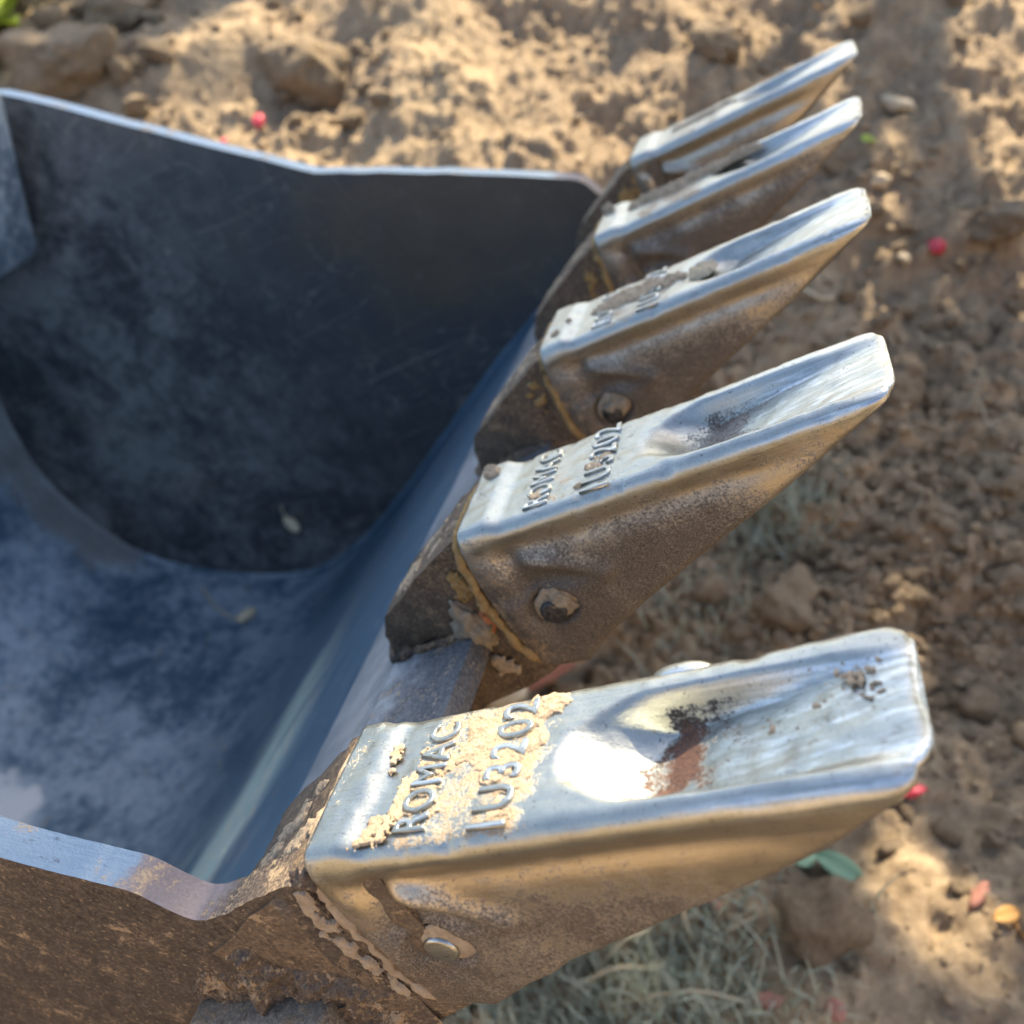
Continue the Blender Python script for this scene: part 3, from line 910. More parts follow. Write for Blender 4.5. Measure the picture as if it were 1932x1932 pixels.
mud_patch('mud_crust', [(-0.184, -0.018, 0.006, 0.004), (-0.150, -0.006, 0.006, 0.006), (-0.157, -0.022, 0.005, 0.003), (-0.146, -0.002, 0.005, 0.003)], M['mud'], t2, 0.0, 0.0018, 0.0006, 9, 0.6, 160)
mud_patch('mud_crust', [(-0.221, 0.022, 0.006, 0.006)], M['mud'], t2, 0.003, 0.0045, 0.0006, 13, 0.3, 120)
mud_patch('mud_crust', [(-0.175, 0.004, 0.022, 0.010), (-0.150, 0.000, 0.020, 0.010), (-0.160, 0.012, 0.024, 0.010), (-0.132, 0.004, 0.010, 0.009)], M['mud'], t3, 0.0, 0.0030, 0.0008, 17, 0.45, 90)
mud_patch('mud_crust', [(-0.221, -0.016, 0.004, 0.004), (-0.214, -0.001, 0.003, 0.003)], M['mud'], t3, 0.003, 0.0025, 0.0007, 18, 0.3)
mud_patch('mud_crust', [(-0.170, 0.006, 0.030, 0.010), (-0.130, 0.008, 0.026, 0.009), (-0.095, 0.010, 0.016, 0.008)], M['mud'], t4, 0.0, 0.0060, 0.0010, 19, 0.4, 70)
mud_patch('mud_crust', [(-0.224, 0.020, 0.007, 0.008)], M['mud'], t4, 0.003, 0.0080, 0.0010, 23, 0.3, 90)
mud_patch('mud_crust', [(-0.165, 0.006, 0.022, 0.008), (-0.130, 0.010, 0.014, 0.006)], M['mud'], t5, 0.0, 0.0026, 0.0010, 29, 0.45, 70)
mud_patch('mud_crust', [(-0.112, 0.004, 0.010, 0.012)], M['pale'], t3, -0.004, 0.0055, 0.0008, 31, 0.35, 90)
# specks of grit in the scoop and by the tip of the nearest tooth
mud_patch('grit', [(-0.018, 0.012, 0.004, 0.004), (-0.024, 0.016, 0.003, 0.003), (-0.044, -0.002, 0.0026, 0.0024), (-0.012, 0.006, 0.004, 0.003), (-0.030, 0.004, 0.002, 0.002), (-0.010, 0.017, 0.003, 0.003)],
          M['mud'], t1, -0.0022, 0.0005, 0.0004, 37, 1.4, 520)
lump('side_boss', M['tooth'], t1, (-0.082, 0.0315, -0.0060), 0.0080, 5, (1.7, 0.7, 0.75), 4, 0.05)

# ------------------------------------------------------------------ adapters
AD_POLY = [(-0.206, -0.010), (-0.2325, -0.0055), (-0.2400, -0.0050), (-0.262, -0.0150), (-0.3217, -0.0470), (-0.3310, -0.0600), (-0.3360, FLOOR(-0.336) + 0.002), (-0.3000, -0.0745),
           (-0.2650, -0.0700), (-0.2580, -0.0800), (-0.2680, -0.0900), (-0.3550, FLOOR(-0.355) - 0.0300), (-0.3900, FLOOR(-0.39) - 0.0350), (-0.3800, FLOOR(-0.38) - 0.0560), (-0.2900, -0.1330), (-0.2330, -0.1130), (-0.206, -0.1000)]


def adapter_mesh(seed, taper=1.0, wide=0.0):
    bm = bmesh.new()
    P = AD_POLY
    def hw(d):
        return 0.0335 + wide * float(sstep(-0.236, -0.246, d)) - 0.0095 * taper * float(sstep(-0.24, -0.335, d))
    nl = 12
    cols = []
    for k in range(nl + 1):
        u = -1 + 2 * k / nl
        cols.append([bm.verts.new((p[0], u * hw(p[0]), p[1])) for p in P])
    for a_, b_ in zip(cols[:-1], cols[1:]):
        for j in range(len(P)):
            q = (j + 1) % len(P)
            bm.faces.new((a_[j], a_[q], b_[q], b_[j]))
    caps = [bm.faces.new(cols[0]), bm.faces.new(cols[-1][::-1])]
    bmesh.ops.recalc_face_normals(bm, faces=bm.faces)
    bmesh.ops.triangulate(bm, faces=caps)
    bmesh.ops.subdivide_edges(bm, edges=bm.edges[:], cuts=2, use_grid_fill=True)
    co = np.array([v.co for v in bm.verts])
    amp = 0.0020
    n1 = fbm(co[:, 0] * 70, co[:, 1] * 70, co[:, 2] * 70, 3, seed)
    n2 = fbm(co[:, 0] * 70 + 50, co[:, 1] * 70, co[:, 2] * 70, 3, seed + 3)
    for v, a_, b_ in zip(bm.verts, n1, n2):
        f_ = 1.0 if v.co.x < -0.24 else 0.25
        v.co.y += amp * a_ * f_; v.co.z += amp * b_ * f_
    me = bpy.data.meshes.new('tooth_adapter'); bm.to_mesh(me); bm.free()
    me.materials.append(M['adapter'])
    me.polygons.foreach_set('use_smooth', [True] * len(me.polygons))
    me.set_sharp_from_angle(angle=math.radians(32))
    return me


def tube(name, pts, rad, mat, parent, seg=8, amp=0.25, seed=0, taper=True):
    pts = np.array(pts, float)
    T = np.gradient(pts, axis=0); T /= np.linalg.norm(T, axis=1)[:, None] + 1e-12
    ref = np.array([0.31, 0.2, 0.93])
    A = np.cross(T, ref); A /= np.linalg.norm(A, axis=1)[:, None]
    B = np.cross(T, A)
    n_ = len(pts)
    th = np.linspace(0, 2 * math.pi, seg, endpoint=False)
    rad = np.broadcast_to(np.asarray(rad, float), (n_,)).copy()
    if taper:
        u = np.linspace(0, 1, n_); rad = rad * np.clip(np.minimum(u, 1 - u) * 12 + 0.25, 0, 1)
    V = pts[:, None, :] + rad[:, None, None] * (np.cos(th)[None, :, None] * A[:, None, :] + np.sin(th)[None, :, None] * B[:, None, :])
    if amp:
        s_ = 0.5 / max(rad.mean(), 1e-6)
        nz = fbm(V[..., 0] * s_, V[..., 1] * s_, V[..., 2] * s_, 3, seed)
        V = pts[:, None, :] + (V - pts[:, None, :]) * (1 + amp * nz)[..., None]
    F = grid_faces(n_, seg, True).tolist() + [list(range(seg))[::-1], list(range((n_ - 1) * seg, n_ * seg))]
    return mesh_obj(name, V.reshape(-1, 3), F, mat, parent)


ring_t = np.linspace(0, 1, 60)
for i in range(5):
    a = link(bpy.data.objects.new('tooth_adapter', adapter_mesh(50 + i, 1.0 if i else 0.0, 0.0 if i else 0.005)), bucket)
    a.location = (0, i * PITCH, 0)
    md = a.modifiers.new('b', 'BEVEL'); md.width = 0.0022; md.segments = 2; md.limit_method = 'ANGLE'; md.angle_limit = math.radians(40)
    if i == 1:
        a['label'] = 'second adapter with a grey clot of dried mud and an orange rust patch'
    # packed mud seam behind the tooth's rear edge (near flank, top, far flank)
    c0 = -0.2375
    path = [(-0.224, -0.0330, -0.100), (-0.2335, -0.0345, -0.086), (c0 - 0.0005, -0.0345, -0.060), (c0 - 0.0005, -0.0345, -0.035), (-0.2350, -0.0335, -0.013), (-0.2350, -0.026, -0.0045), (-0.2350, 0.0, -0.0030), (-0.2350, 0.026, -0.0045), (-0.2350, 0.0335, -0.014)]
    cpts = catmull(path, 8)
    cpts[:, 0] += 0.0012 * fbm(np.arange(len(cpts)) * 0.4, np.full(len(cpts), i * 3.0), 0, 3, 70 + i)
    yoff = math.tan(yaw[i]) * -0.235
    cpts[:, 1] += yoff
    tube('mud_seam', cpts, 0.0031, M['ochre'] if i else M['mud'], a, 8, 0.45, 80 + i)
    # weld bead round the foot of the upper leg
    wp = [(-0.266, -0.033, -0.0705), (-0.300, -0.0295, -0.0755), (-0.334, -0.0255, -0.0800), (-0.341, -0.012, FLOOR(-0.341) + 0.002), (-0.342, 0.0, FLOOR(-0.342) + 0.002),
          (-0.341, 0.012, FLOOR(-0.341) + 0.002), (-0.334, 0.0255, -0.0800), (-0.300, 0.0295, -0.0755), (-0.266, 0.033, -0.0705)]
    tube('weld_bead', catmull(wp, 7), 0.0042, M['deposit'], a, 9, 0.75, 90 + i)
    # caked mud along the adapter's crown
    ang = math.atan2(-0.042, -0.082)
    for k, (u0, yv, sx, sy) in enumerate([(0.25, -0.012, 0.014, 0.006), (0.55, 0.010, 0.018, 0.006), (0.75, -0.006, 0.012, 0.010), (0.40, 0.020, 0.012, 0.004)]):
        q = mud_patch('mud_crust', [(0.0, 0.0, sx, sy), (sx * 0.6, sy * 0.5, sx * 0.7, sy * 0.6)], M['mud'], a, 0.0, 0.0018, 0.0008, 100 + i * 7 + k, 0.75, 120)
        if q:
            q.rotation_euler = (0, -math.atan2(0.042, 0.082), 0)
            q.location = (-0.240 - 0.082 * u0, yv, -0.0045 - 0.042 * u0)
    if i == 0:
        q = mud_patch('mud_crust', [(-0.2445, -0.020, 0.005, 0.008), (-0.246, -0.034, 0.006, 0.011), (-0.2455, -0.050, 0.005, 0.010), (-0.2425, -0.066, 0.004, 0.010), (-0.240, -0.080, 0.003, 0.010)], M['mud'], a, 0.0, 0.0017, 0.0005, 140, 0.50, 170)
        q.rotation_euler = (math.pi / 2, 0, 0)
        q.location = (0, -0.0378, 0)
        lump('mud_clot', M['deposit'], a, (-0.2375, -0.0350, -0.0085), 0.0052, 141, (0.8, 0.8, 1.2), 3, 0.4)
    # mud on the near flank
    for k, (dx, dz, sx, sy) in enumerate([(-0.252, -0.035, 0.008, 0.012), (-0.262, -0.100, 0.012, 0.008), (-0.240, -0.060, 0.005, 0.010)]):
        q = mud_patch('mud_crust', [(0, 0, sx, sy)], M['ochre'] if k != 1 else M['mud'], a, 0.0, 0.0020, 0.0008, 150 + i * 5 + k, 0.7, 140)
        if q:
            q.rotation_euler = (math.pi / 2, 0, 0)
            q.location = (dx, -0.0338, dz)
    if i == 1:
        lump('mud_clot', M['clay'], a, (-0.262, -0.033, -0.067), 0.012, 211, (0.8, 0.6, 1.5), 4, 0.55)
        lump('rust_patch', M['rustmud'], a, (-0.2515, -0.0335, -0.0665), 0.0055, 212, (0.8, 0.35, 1.3), 3, 0.5)
        lump('mud_clot', M['ochre'], a, (-0.2235, -0.030, -0.098), 0.0085, 213, (0.8, 0.7, 1.2), 3, 0.3)

# weld between near plate and first adapter: a low rough fillet, heaped a little in the notch
def fillet(name, path, wid, hgt, wface, mat, parent, seed):
    """low ridge of weld or caked soil lying on the near face (w = wface, rising towards -w)"""
    c = catmull(path, 10)
    T = np.gradient(c, axis=0); T /= np.linalg.norm(T, axis=1)[:, None]
    Nn = np.stack([-T[:, 1], T[:, 0]], 1)
    q = np.linspace(-1, 1, 13)
    u = np.linspace(0, 1, len(c)); e = np.clip(np.minimum(u, 1 - u) * 6, 0, 1)
    P = c[:, None, :] + Nn[:, None, :] * (q * wid)[None, :, None]
    nz = fbm(P[..., 0] * 130, P[..., 1] * 130, 0, 4, seed, 0.6)
    h = hgt * (np.cos(q * math.pi / 2) ** 0.8)[None, :] * (0.8 + 0.5 * nz) * e[:, None] - 0.0012
    V = np.stack([P[..., 0], wface - h, P[..., 1]], -1).reshape(-1, 3)
    return np_mesh(name, V, grid_faces(len(c), 13), mat, parent)


bm = bmesh.new()
bm_box(bm, (-0.082, -0.053, -0.060), (0.0, -0.034, 0.0))
ws_ = bm_obj(bm, 'wear_strip', M['strip'], near_plate, 0.004)
ws_.rotation_euler = (0, math.radians(3), 0)
ws_.location = (-0.284, 0, -0.0875)


def deposit():
    """rough mass of weld and baked soil where plate, lip end and adapter meet"""
    gd, gn = np.meshgrid(np.linspace(-0.405, -0.238, 210), np.linspace(-0.152, -0.036, 150), indexing='ij')
    m_ = 1 - np.sqrt(((gd + 0.305) / 0.066) ** 2 + ((gn + 0.096) / 0.046) ** 2)
    m_ = m_ + 0.30 * fbm(gd * 45, gn * 45, 0, 4, 903)
    panel = sstep(0.0, 0.012, -(gn + 0.062) + (-(gd + 0.262)) * 0.55)

    def seg(a_, b_, w_):
        a_, b_ = np.array(a_), np.array(b_); L2 = np.sum((b_ - a_) ** 2)
        t = np.clip(((gd - a_[0]) * (b_[0] - a_[0]) + (gn - a_[1]) * (b_[1] - a_[1])) / L2, 0, 1)
        return np.exp(-(np.hypot(gd - a_[0] - t * (b_[0] - a_[0]), gn - a_[1] - t * (b_[1] - a_[1])) / w_) ** 2)
    h = 0.0022 * sstep(0.0, 0.35, m_) * panel
    h = h + sstep(0, 0.25, m_) * panel * (0.0026 * fbm(gd * 85, gn * 85, 1.0, 5, 905, 0.6) + 0.0012 * fbm(gd * 300, gn * 300, 1.0, 3, 909, 0.6))
    h = h + 0.0040 * seg((-0.352, -0.128), (-0.318, -0.083), 0.0065) * sstep(-0.2, 0.1, m_) + 0.0034 * seg((-0.318, -0.083), (-0.303, -0.052), 0.006) * sstep(-0.3, 0, m_)
    h = h + 0.0030 * seg((-0.300, -0.066), (-0.250, -0.088), 0.005) * sstep(-0.3, 0, m_) - 0.0015
    V = np.stack([gd, -0.0380 - h, gn], -1).reshape(-1, 3)
    return np_mesh('weld_deposit', V, grid_faces(*gd.shape), M['deposit'], near_plate)


deposit()
# weld bead where the shell meets each side plate, and the lip step
for wv, par in ((W1 - 0.002, far_plate), (W0 + 0.002, near_plate)):
    pp = prof[2:]
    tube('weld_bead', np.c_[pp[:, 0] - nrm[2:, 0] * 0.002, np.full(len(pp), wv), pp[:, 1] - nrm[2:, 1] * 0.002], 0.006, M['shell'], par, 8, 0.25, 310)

# lug inside the bucket by the far plate
bm = bmesh.new()
bm_box(bm, (-0.13, -0.06, -0.20), (0.075, 0.06, 0.03))
lug = bm_obj(bm, 'mounting_lug', M['lug'], bucket, 0.022, 5)
lug.location = (-0.975, 0.80, 0.428)
lug.rotation_euler = (0, math.radians(35), 0)
bm = bmesh.new()
bm_box(bm, (-1.13, W0, 0.335), (-1.00, W1, 0.353))
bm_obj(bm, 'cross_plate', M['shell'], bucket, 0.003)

bpy.context.view_layer.update()

# ------------------------------------------------------------------ ground
def base_height(x, y):
    ramp = 0.42 * sstep(0.95, 2.6, y + 0.12 * x) + 0.10 * sstep(2.2, 5.0, y)
    ramp = ramp + 0.10 * np.exp(-(((x + 0.95) / 0.45) ** 2 + ((y - 1.75) / 0.4) ** 2))
    ramp = ramp + 1.75 * sstep(-0.75, -2.6, y + 0.15 * x) * (1 - 0.7 * sstep(-4.0, -7.0, y)) * (0.85 + 0.25 * fbm(x * 0.8, y * 0.8, 2.0, 3, 61))
    near = np.exp(-((x - 0.4) ** 2 + (y - 1.0) ** 2) / 6.0)
    z = ramp
    z = z + (0.050 * fbm(x * 1.6, y * 1.6, 0, 3, 1) + 0.024 * fbm(x * 5.5, y * 5.5, 0, 3, 2)) * (0.3 + 0.7 * near)
    wx = 0.45 * fbm(x * 26, y * 26, 0, 3, 31); wy = 0.45 * fbm(x * 26, y * 26, 7.0, 3, 33)
    far_ = 1 - 0.22 * sstep(1.25, 1.8, y)
    z = z + 0.035 * sstep(1.3, 1.9, y) * fbm(x * 4.2, y * 4.2, 9.0, 3, 65)
    near = near * far_
    pat = sstep(-0.25, 0.35, fbm(x * 2.6, y * 2.6, 4.0, 2, 35))
    z = z + (0.062 * worley(x * 7 + wx, y * 7 + wy, 41) * (0.35 + 0.65 * pat) + 0.038 * worley(x * 17 + wx, y * 17 + wy, 47) * (0.3 + 0.7 * pat) + 0.020 * worley(x * 41 + wx, y * 41 + wy, 53)
             + 0.012 * fbm(x * 22, y * 22, 0, 5, 4, 0.6)) * near
    return z


def worley(x, y, seed):
    ix, iy = np.floor(x), np.floor(y)
    best = np.full(np.shape(x), 9.0); hb = np.zeros(np.shape(x))
    for dx in (-1, 0, 1):
        for dy in (-1, 0, 1):
            jx, jy = ix + dx, iy + dy
            px = jx + 0.15 + 0.7 * _hash(jx, jy, jx * 0, seed); py = jy + 0.15 + 0.7 * _hash(jx, jy, jx * 0, seed + 1)
            r = 0.30 + 0.42 * _hash(jx, jy, jx * 0, seed + 2)
            d = np.hypot(x - px, y - py) / r
            hh = np.where(_hash(jx, jy, jx * 0, seed + 3) > 0.35, r, 0.02)
            up_ = d < best
            best = np.where(up_, d, best); hb = np.maximum(hb, hh * np.clip(1.25 * (1 - d), 0, 0.85) ** 1.0)
    return hb


# keep the soil out of the bucket
cellg = 0.03
allp = np.vstack([b2w(rings.reshape(-1, 3)), b2w([(p[0], w, p[1]) for w in (W0 - PLATE, W0, W1, W1 + PLATE) for p in prof + nrm * SH_T])])
dense = []
for w in np.linspace(W0 - PLATE, W1 + PLATE, 60):
    pp = prof + nrm * (SH_T + 0.004)
    dense.append(b2w(np.c_[pp[:, 0], np.full(len(pp), w), pp[:, 1]]))
    pq = np.array([(-0.26, -0.10), (-0.30, -0.115), (-0.35, -0.125)])
    dense.append(b2w(np.c_[pq[:, 0], np.full(3, w), pq[:, 1]]))
dense = np.vstack(dense)
gx0, gy0 = dense[:, 0].min() - 0.3, dense[:, 1].min() - 0.3
gnx, gny = int((dense[:, 0].max() + 0.3 - gx0) / cellg) + 1, int((dense[:, 1].max() + 0.3 - gy0) / cellg) + 1
zmin = np.full((gnx, gny), 9.0)
np.minimum.at(zmin, (((dense[:, 0] - gx0) / cellg).astype(int), ((dense[:, 1] - gy0) / cellg).astype(int)), dense[:, 2])
for _ in range(2):
    zz = zmin.copy()
    for dx in (-1, 0, 1):
        for dy in (-1, 0, 1):
            zz = np.minimum(zz, np.roll(np.roll(zmin, dx, 0), dy, 1))
    zmin = zz


def height(x, y):
    x = np.asarray(x, float); y = np.asarray(y, float)
    z = base_height(x, y)
    ix = np.clip(((x - gx0) / cellg).astype(int), 0, gnx - 1); iy = np.clip(((y - gy0) / cellg).astype(int), 0, gny - 1)
    inside = (x > gx0) & (x < gx0 + gnx * cellg) & (y > gy0) & (y < gy0 + gny * cellg)
    lim = np.where(inside, zmin[ix, iy], 9.0) - 0.02
    return np.minimum(z, lim)


def axis_pts(c, half, step, far, growth=1.13):
    a = [0.0]
    st = step
    while a[-1] < far:
        if a[-1] > half:
            st *= growth
        a.append(a[-1] + st)
    a = np.array(a)
    return np.concatenate([c - a[::-1][:-1], c + a])


gx = axis_pts(0.35, 1.35, 0.0065, 60); gy = axis_pts(1.45, 1.35, 0.0065, 60)
GX, GY = np.meshgrid(gx, gy, indexing='ij')
GZ = height(GX, GY)
ground = np_mesh('ground', np.c_[GX.ravel(), GY.ravel(), GZ.ravel()], grid_faces(len(gx), len(gy)), M['soil'])
tag(ground, kind='structure')


def ground_hit(px, py, zoff=0.0):
    d = ray_dir(px, py)
    if d[2] > -0.02:
        return None
    t = np.arange(0.4, 5.0, 0.01)
    P = CAM + t[:, None] * d
    below = P[:, 2] < height(P[:, 0], P[:, 1]) + zoff
    if not below.any():
        return None
    return P[np.argmax(below)]


# ------------------------------------------------------------------ soil clods
def clod_mesh(seed, sub=2, amp=0.33):
    bm = bmesh.new()
    bmesh.ops.create_icosphere(bm, subdivisions=sub, radius=1.0)
    r = np.random.default_rng(seed)
    co = np.array([v.co for v in bm.verts])
    # chipped facets
    for _ in range(5):
        n_ = r.normal(size=3); n_ /= np.linalg.norm(n_)
        h_ = r.uniform(0.55, 0.9)
        dd = co @ n_
        co = co - np.clip(dd - h_, 0, None)[:, None] * n_ * 0.85
    dsp = 1 + amp * fbm(co[:, 0] * 1.3, co[:, 1] * 1.3, co[:, 2] * 1.3, 4, seed, 0.55)
    co = co * dsp[:, None] * np.array([1, r.uniform(0.7, 1.0), r.uniform(0.6, 0.9)])
    for v, c in zip(bm.verts, co):
        v.co = c
    me = bpy.data.meshes.new('soil_clod'); bm.to_mesh(me); bm.free()
    me.polygons.foreach_set('use_smooth', [True] * len(me.polygons))
    me.materials.append(M['clod'])
    return me


clod_big = [clod_mesh(400 + k, 4, 0.30) for k in range(4)]
clod_mid = [clod_mesh(410 + k, 3) for k in range(7)]
clod_small = [clod_mesh(430 + k, 1, 0.3) for k in range(5)]


def put_clod(me, p, r, label, group=None):
    o = link(bpy.data.objects.new('soil_clod', me))
    o.location = (p[0], p[1], height(p[0], p[1]) + r * 0.35)
    o.scale = (r, r, r)
    o.rotation_euler = (rng.uniform(-.4, .4), rng.uniform(-.4, .4), rng.uniform(0, 6.28))
    tag(o, label, 'soil clod', group)
    return o


def at_px(px, py):
    p = ground_hit(px, py)
    return p if p is not None else np.array([0.5, 1.2, 0])


def px_r(p, px):
    """world radius that spans px pixels (diameter) at point p"""
    return 0.5 * px * project(p)[2][0] / F_PX


for k, (px, py, dia, lab) in enumerate([
        (1552, 1755, 150, 'big round grey-brown clod alone on the soil below the nearest tooth'),
        (575, 165, 170, 'large pale clod lying in the sun beyond the bucket rim'),
        (1350, 105, 100, 'sunlit crumbly clod to the left of the farthest tooth tip'),
        (1490, 1150, 130, 'broad flat clod between the second tooth and the nearest tooth'),
        (1715, 705, 60, 'small pale round clod just beyond the tip of the second tooth'),
        (1690, 760, 80, 'curled clod half hidden behind the tip of the second tooth'),
        (1890, 440, 110, 'wide dark clod near the right edge above the red berry'),
        (150, 150, 200, 'dark heaped clod in the shade at the upper left'),
        (250, 45, 150, 'brown clod in shade behind the far rim at the upper left'),
        (1890, 1110, 70, 'pale blunt clod at the right edge beside the heap of lumps')]):
    p = at_px(px, py)
    o = put_clod(clod_big[k % 4], p, px_r(p, dia), lab)
    if k == 0:
        o.location.z += 0.55 * o.scale[0]

for k, (px, py, dia) in enumerate([(40, 95, 90), (95, 55, 70), (200, 95, 80), (235, 150, 60), (60, 150, 70), (175, 40, 60), (20, 45, 55), (300, 110, 60), (265, 215, 55)]):
    p = at_px(px, py)
    put_clod(clod_mid[k % 7], p, px_r(p, dia), 'shaded broken clod heaped on the bank at the upper left corner', 'broken clods heaped at the upper left')
SIL = [[(0, 178), (590, 325), (1090, 335), (1215, 265), (1130, 450), (1030, 650), (880, 900), (900, 1250), (860, 1350), (590, 1640), (900, 1932), (0, 1932)],
       [(590, 1640), (745, 1345), (1280, 1245), (1700, 1172), (1745, 1475), (1690, 1545), (940, 1910)],
       [(868, 1008), (912, 893), (1645, 603), (1670, 740), (1110, 1225), (720, 1190)],
       [(1030, 662), (1078, 568), (1622, 332), (1634, 412), (1150, 780), (900, 860)],
       [(1130, 452), (1172, 385), (1614, 180), (1624, 237), (1300, 440), (1190, 530)],
       [(1208, 300), (1225, 262), (1602, 73), (1613, 112), (1400, 260), (1220, 330)]]


def inside(px, py, poly):
    c = np.zeros(px.shape, bool)
    j = len(poly) - 1
    for i in range(len(poly)):
        xi, yi = poly[i]; xj, yj = poly[j]
        c ^= ((yi > py) != (yj > py)) & (px < (xj - xi) * (py - yi) / (yj - yi + 1e-9) + xi)
        j = i
    return c


NCL = 9000
cx = rng.uniform(-1.6, 2.4, NCL); cy = rng.uniform(0.1, 3.2, NCL)
# denser where the photograph shows a heap of lumps: to the right of and beyond the nearest teeth
hp = at_px(1500, 1120); hp2 = at_px(1850, 1000); hp3 = at_px(1750, 620)
extra = []
for c, s, n_ in ((hp, 0.13, 700), (hp2, 0.16, 700), (hp3, 0.22, 350)):
    extra.append(np.c_[rng.normal(c[0], s, n_), rng.normal(c[1], s, n_)])
ex = np.vstack(extra)
cx = np.concatenate([cx, ex[:, 0]]); cy = np.concatenate([cy, ex[:, 1]])
rad = 0.0036 * (rng.pareto(2.1, len(cx)) + 1)
rad = rad * (1 + 0.25 * sstep(1.1, 2.2, cy))
rad = np.clip(rad, 0, 0.026)
thin = (cy > 1.5) & (rng.uniform(size=len(cy)) < 0.45)
rad[thin] *= 0.5
rad[NCL:] = rng.uniform(0.0045, 0.0165, len(cx) - NCL) * rng.uniform(0.6, 1.0, len(cx) - NCL)
cz = height(cx, cy)
okb = cz > base_height(cx, cy) - 0.004
cx, cy, cz, rad = cx[okb], cy[okb], cz[okb], rad[okb]
ux, uy, ud = project(np.c_[cx, cy, cz])
vis = (ux > -10) & (ux < 1942) & (uy > -10) & (uy < 1942) & (ud > 0.2)
for poly in SIL:
    vis &= ~inside(ux, uy, poly)
size = np.where(vis, rad / ud, 0)
order = np.argsort(-size)
top = order[:285]
istop = np.zeros(len(cx), bool); istop[top] = True
ZONES = [(lambda x, y: y > 1560, 'small brown soil lump on the ground below and right of the nearest tooth', 'soil lumps near the nearest tooth'),
         (lambda x, y: x < 1200 and y < 345, 'sunlit soil lump on the bank beyond the far rim of the bucket', 'soil lumps on the bank beyond the bucket'),
         (lambda x, y: y < 345, 'soil lump in broken shade beyond the farthest teeth at the upper right', 'soil lumps beyond the farthest teeth'),
         (lambda x, y: y < 800, 'soil lump in the shade right of the middle and second teeth', 'soil lumps right of the middle teeth'),
         (lambda x, y: x < 1640, 'crumbly brown lump in the heap between the second and the nearest tooth', 'lumps heaped between the two nearest teeth'),
         (lambda x, y: True, 'brown lump of the loose heap along the right edge above the nearest tooth', 'lumps heaped at the right edge')]
for k in top:
    me = clod_mid[int(rng.integers(len(clod_mid)))]
    lab, grp = next((l_, g_) for f_, l_, g_ in ZONES if f_(ux[k], uy[k]))
    o = put_clod(me, (cx[k], cy[k]), rad[k], lab, grp)
# the crumbs: one piece of stuff
bases = []
for me in clod_small:
    co = np.zeros(len(me.vertices) * 3); me.vertices.foreach_get('co', co)
    bases.append((co.reshape(-1, 3), np.array([p.vertices[:] for p in me.polygons])))
VV, FF, off = [], [], 0
fx = np.concatenate([cx[~istop], rng.uniform(-1.3, 2.1, 9000)]); fy = np.concatenate([cy[~istop], rng.uniform(0.3, 2.6, 9000)])
fr = np.concatenate([rad[~istop], rng.uniform(0.0013, 0.0045, 9000)])
fz = height(fx, fy)
okc = fz > base_height(fx, fy) - 0.004
for x, y, z, r in zip(fx[okc], fy[okc], fz[okc], fr[okc]):
    co, fc = bases[int(rng.integers(5))]
    a = rng.uniform(0, 6.28); c_, s_ = math.cos(a), math.sin(a)
    q = co * r
    VV.append(np.c_[q[:, 0] * c_ - q[:, 1] * s_ + x, q[:, 0] * s_ + q[:, 1] * c_ + y, q[:, 2] + z + r * 0.3])
    FF.append(fc + off); off += len(co)
crumbs = np_mesh('loose_soil', np.vstack(VV), np.vstack(FF), M['clod'])
tag(crumbs, 'fine crumbs of dry soil strewn over the ground', 'soil crumbs', kind='stuff')


# ------------------------------------------------------------------ grass, straws, petals
def blade(V, F, p, h, w, lean, az, seg=4):
    o0 = len(V)
    dx, dy = math.cos(az), math.sin(az)
    for k in range(seg + 1):
        t = k / seg
        off_ = lean * t * t
        ww = w * (1 - t * 0.85) * 0.5
        z = h * (t - 0.25 * lean / max(h, 1e-6) * t * t * 0.5)
        V.append((p[0] + dx * off_ - dy * ww, p[1] + dy * off_ + dx * ww, p[2] + z))
        V.append((p[0] + dx * off_ + dy * ww, p[1] + dy * off_ - dx * ww, p[2] + z))
    for k in range(seg):
        a = o0 + 2 * k
        F.append((a, a + 1, a + 3, a + 2))


V, F = [], []
for px, py, n_, spread, hh in ((1180, 1890, 1100, 0.085, 0.055), (1330, 1850, 420, 0.06, 0.04), (1010, 1925, 420, 0.06, 0.045), (1470, 960, 260, 0.035, 0.055), (1400, 1010, 160, 0.04, 0.05), (1290, 1170, 160, 0.05, 0.04)):
    c = at_px(px, py)
    for _ in range(n_):
        x, y = rng.normal(c[0], spread), rng.normal(c[1], spread)
        blade(V, F, (x, y, float(height(x, y)) - 0.003), hh * rng.uniform(0.5, 1.4), rng.uniform(0.0014, 0.0042), hh * rng.uniform(0.1, 0.85), rng.uniform(0, 6.28))
g = np_mesh('grass', V, F, M['grass'])
tag(g, 'grey-green grass tufts poking out of the soil under the teeth', 'grass', kind='stuff')


def straw(pxs, label, rad=0.0018, lift=0.012, group=None):
    pts = []
    for k, (px, py) in enumerate(pxs):
        p = at_px(px, py)
        pts.append((p[0], p[1], float(height(p[0], p[1])) + lift * (0.5 + 0.5 * math.sin(k * 1.7)) + 0.004))
    c = catmull(pts, 6)
    o = tube('straw', c, rad, M['straw'], None, 6, 0.1, 5)
    tag(o, label, 'straw', group)
    return o


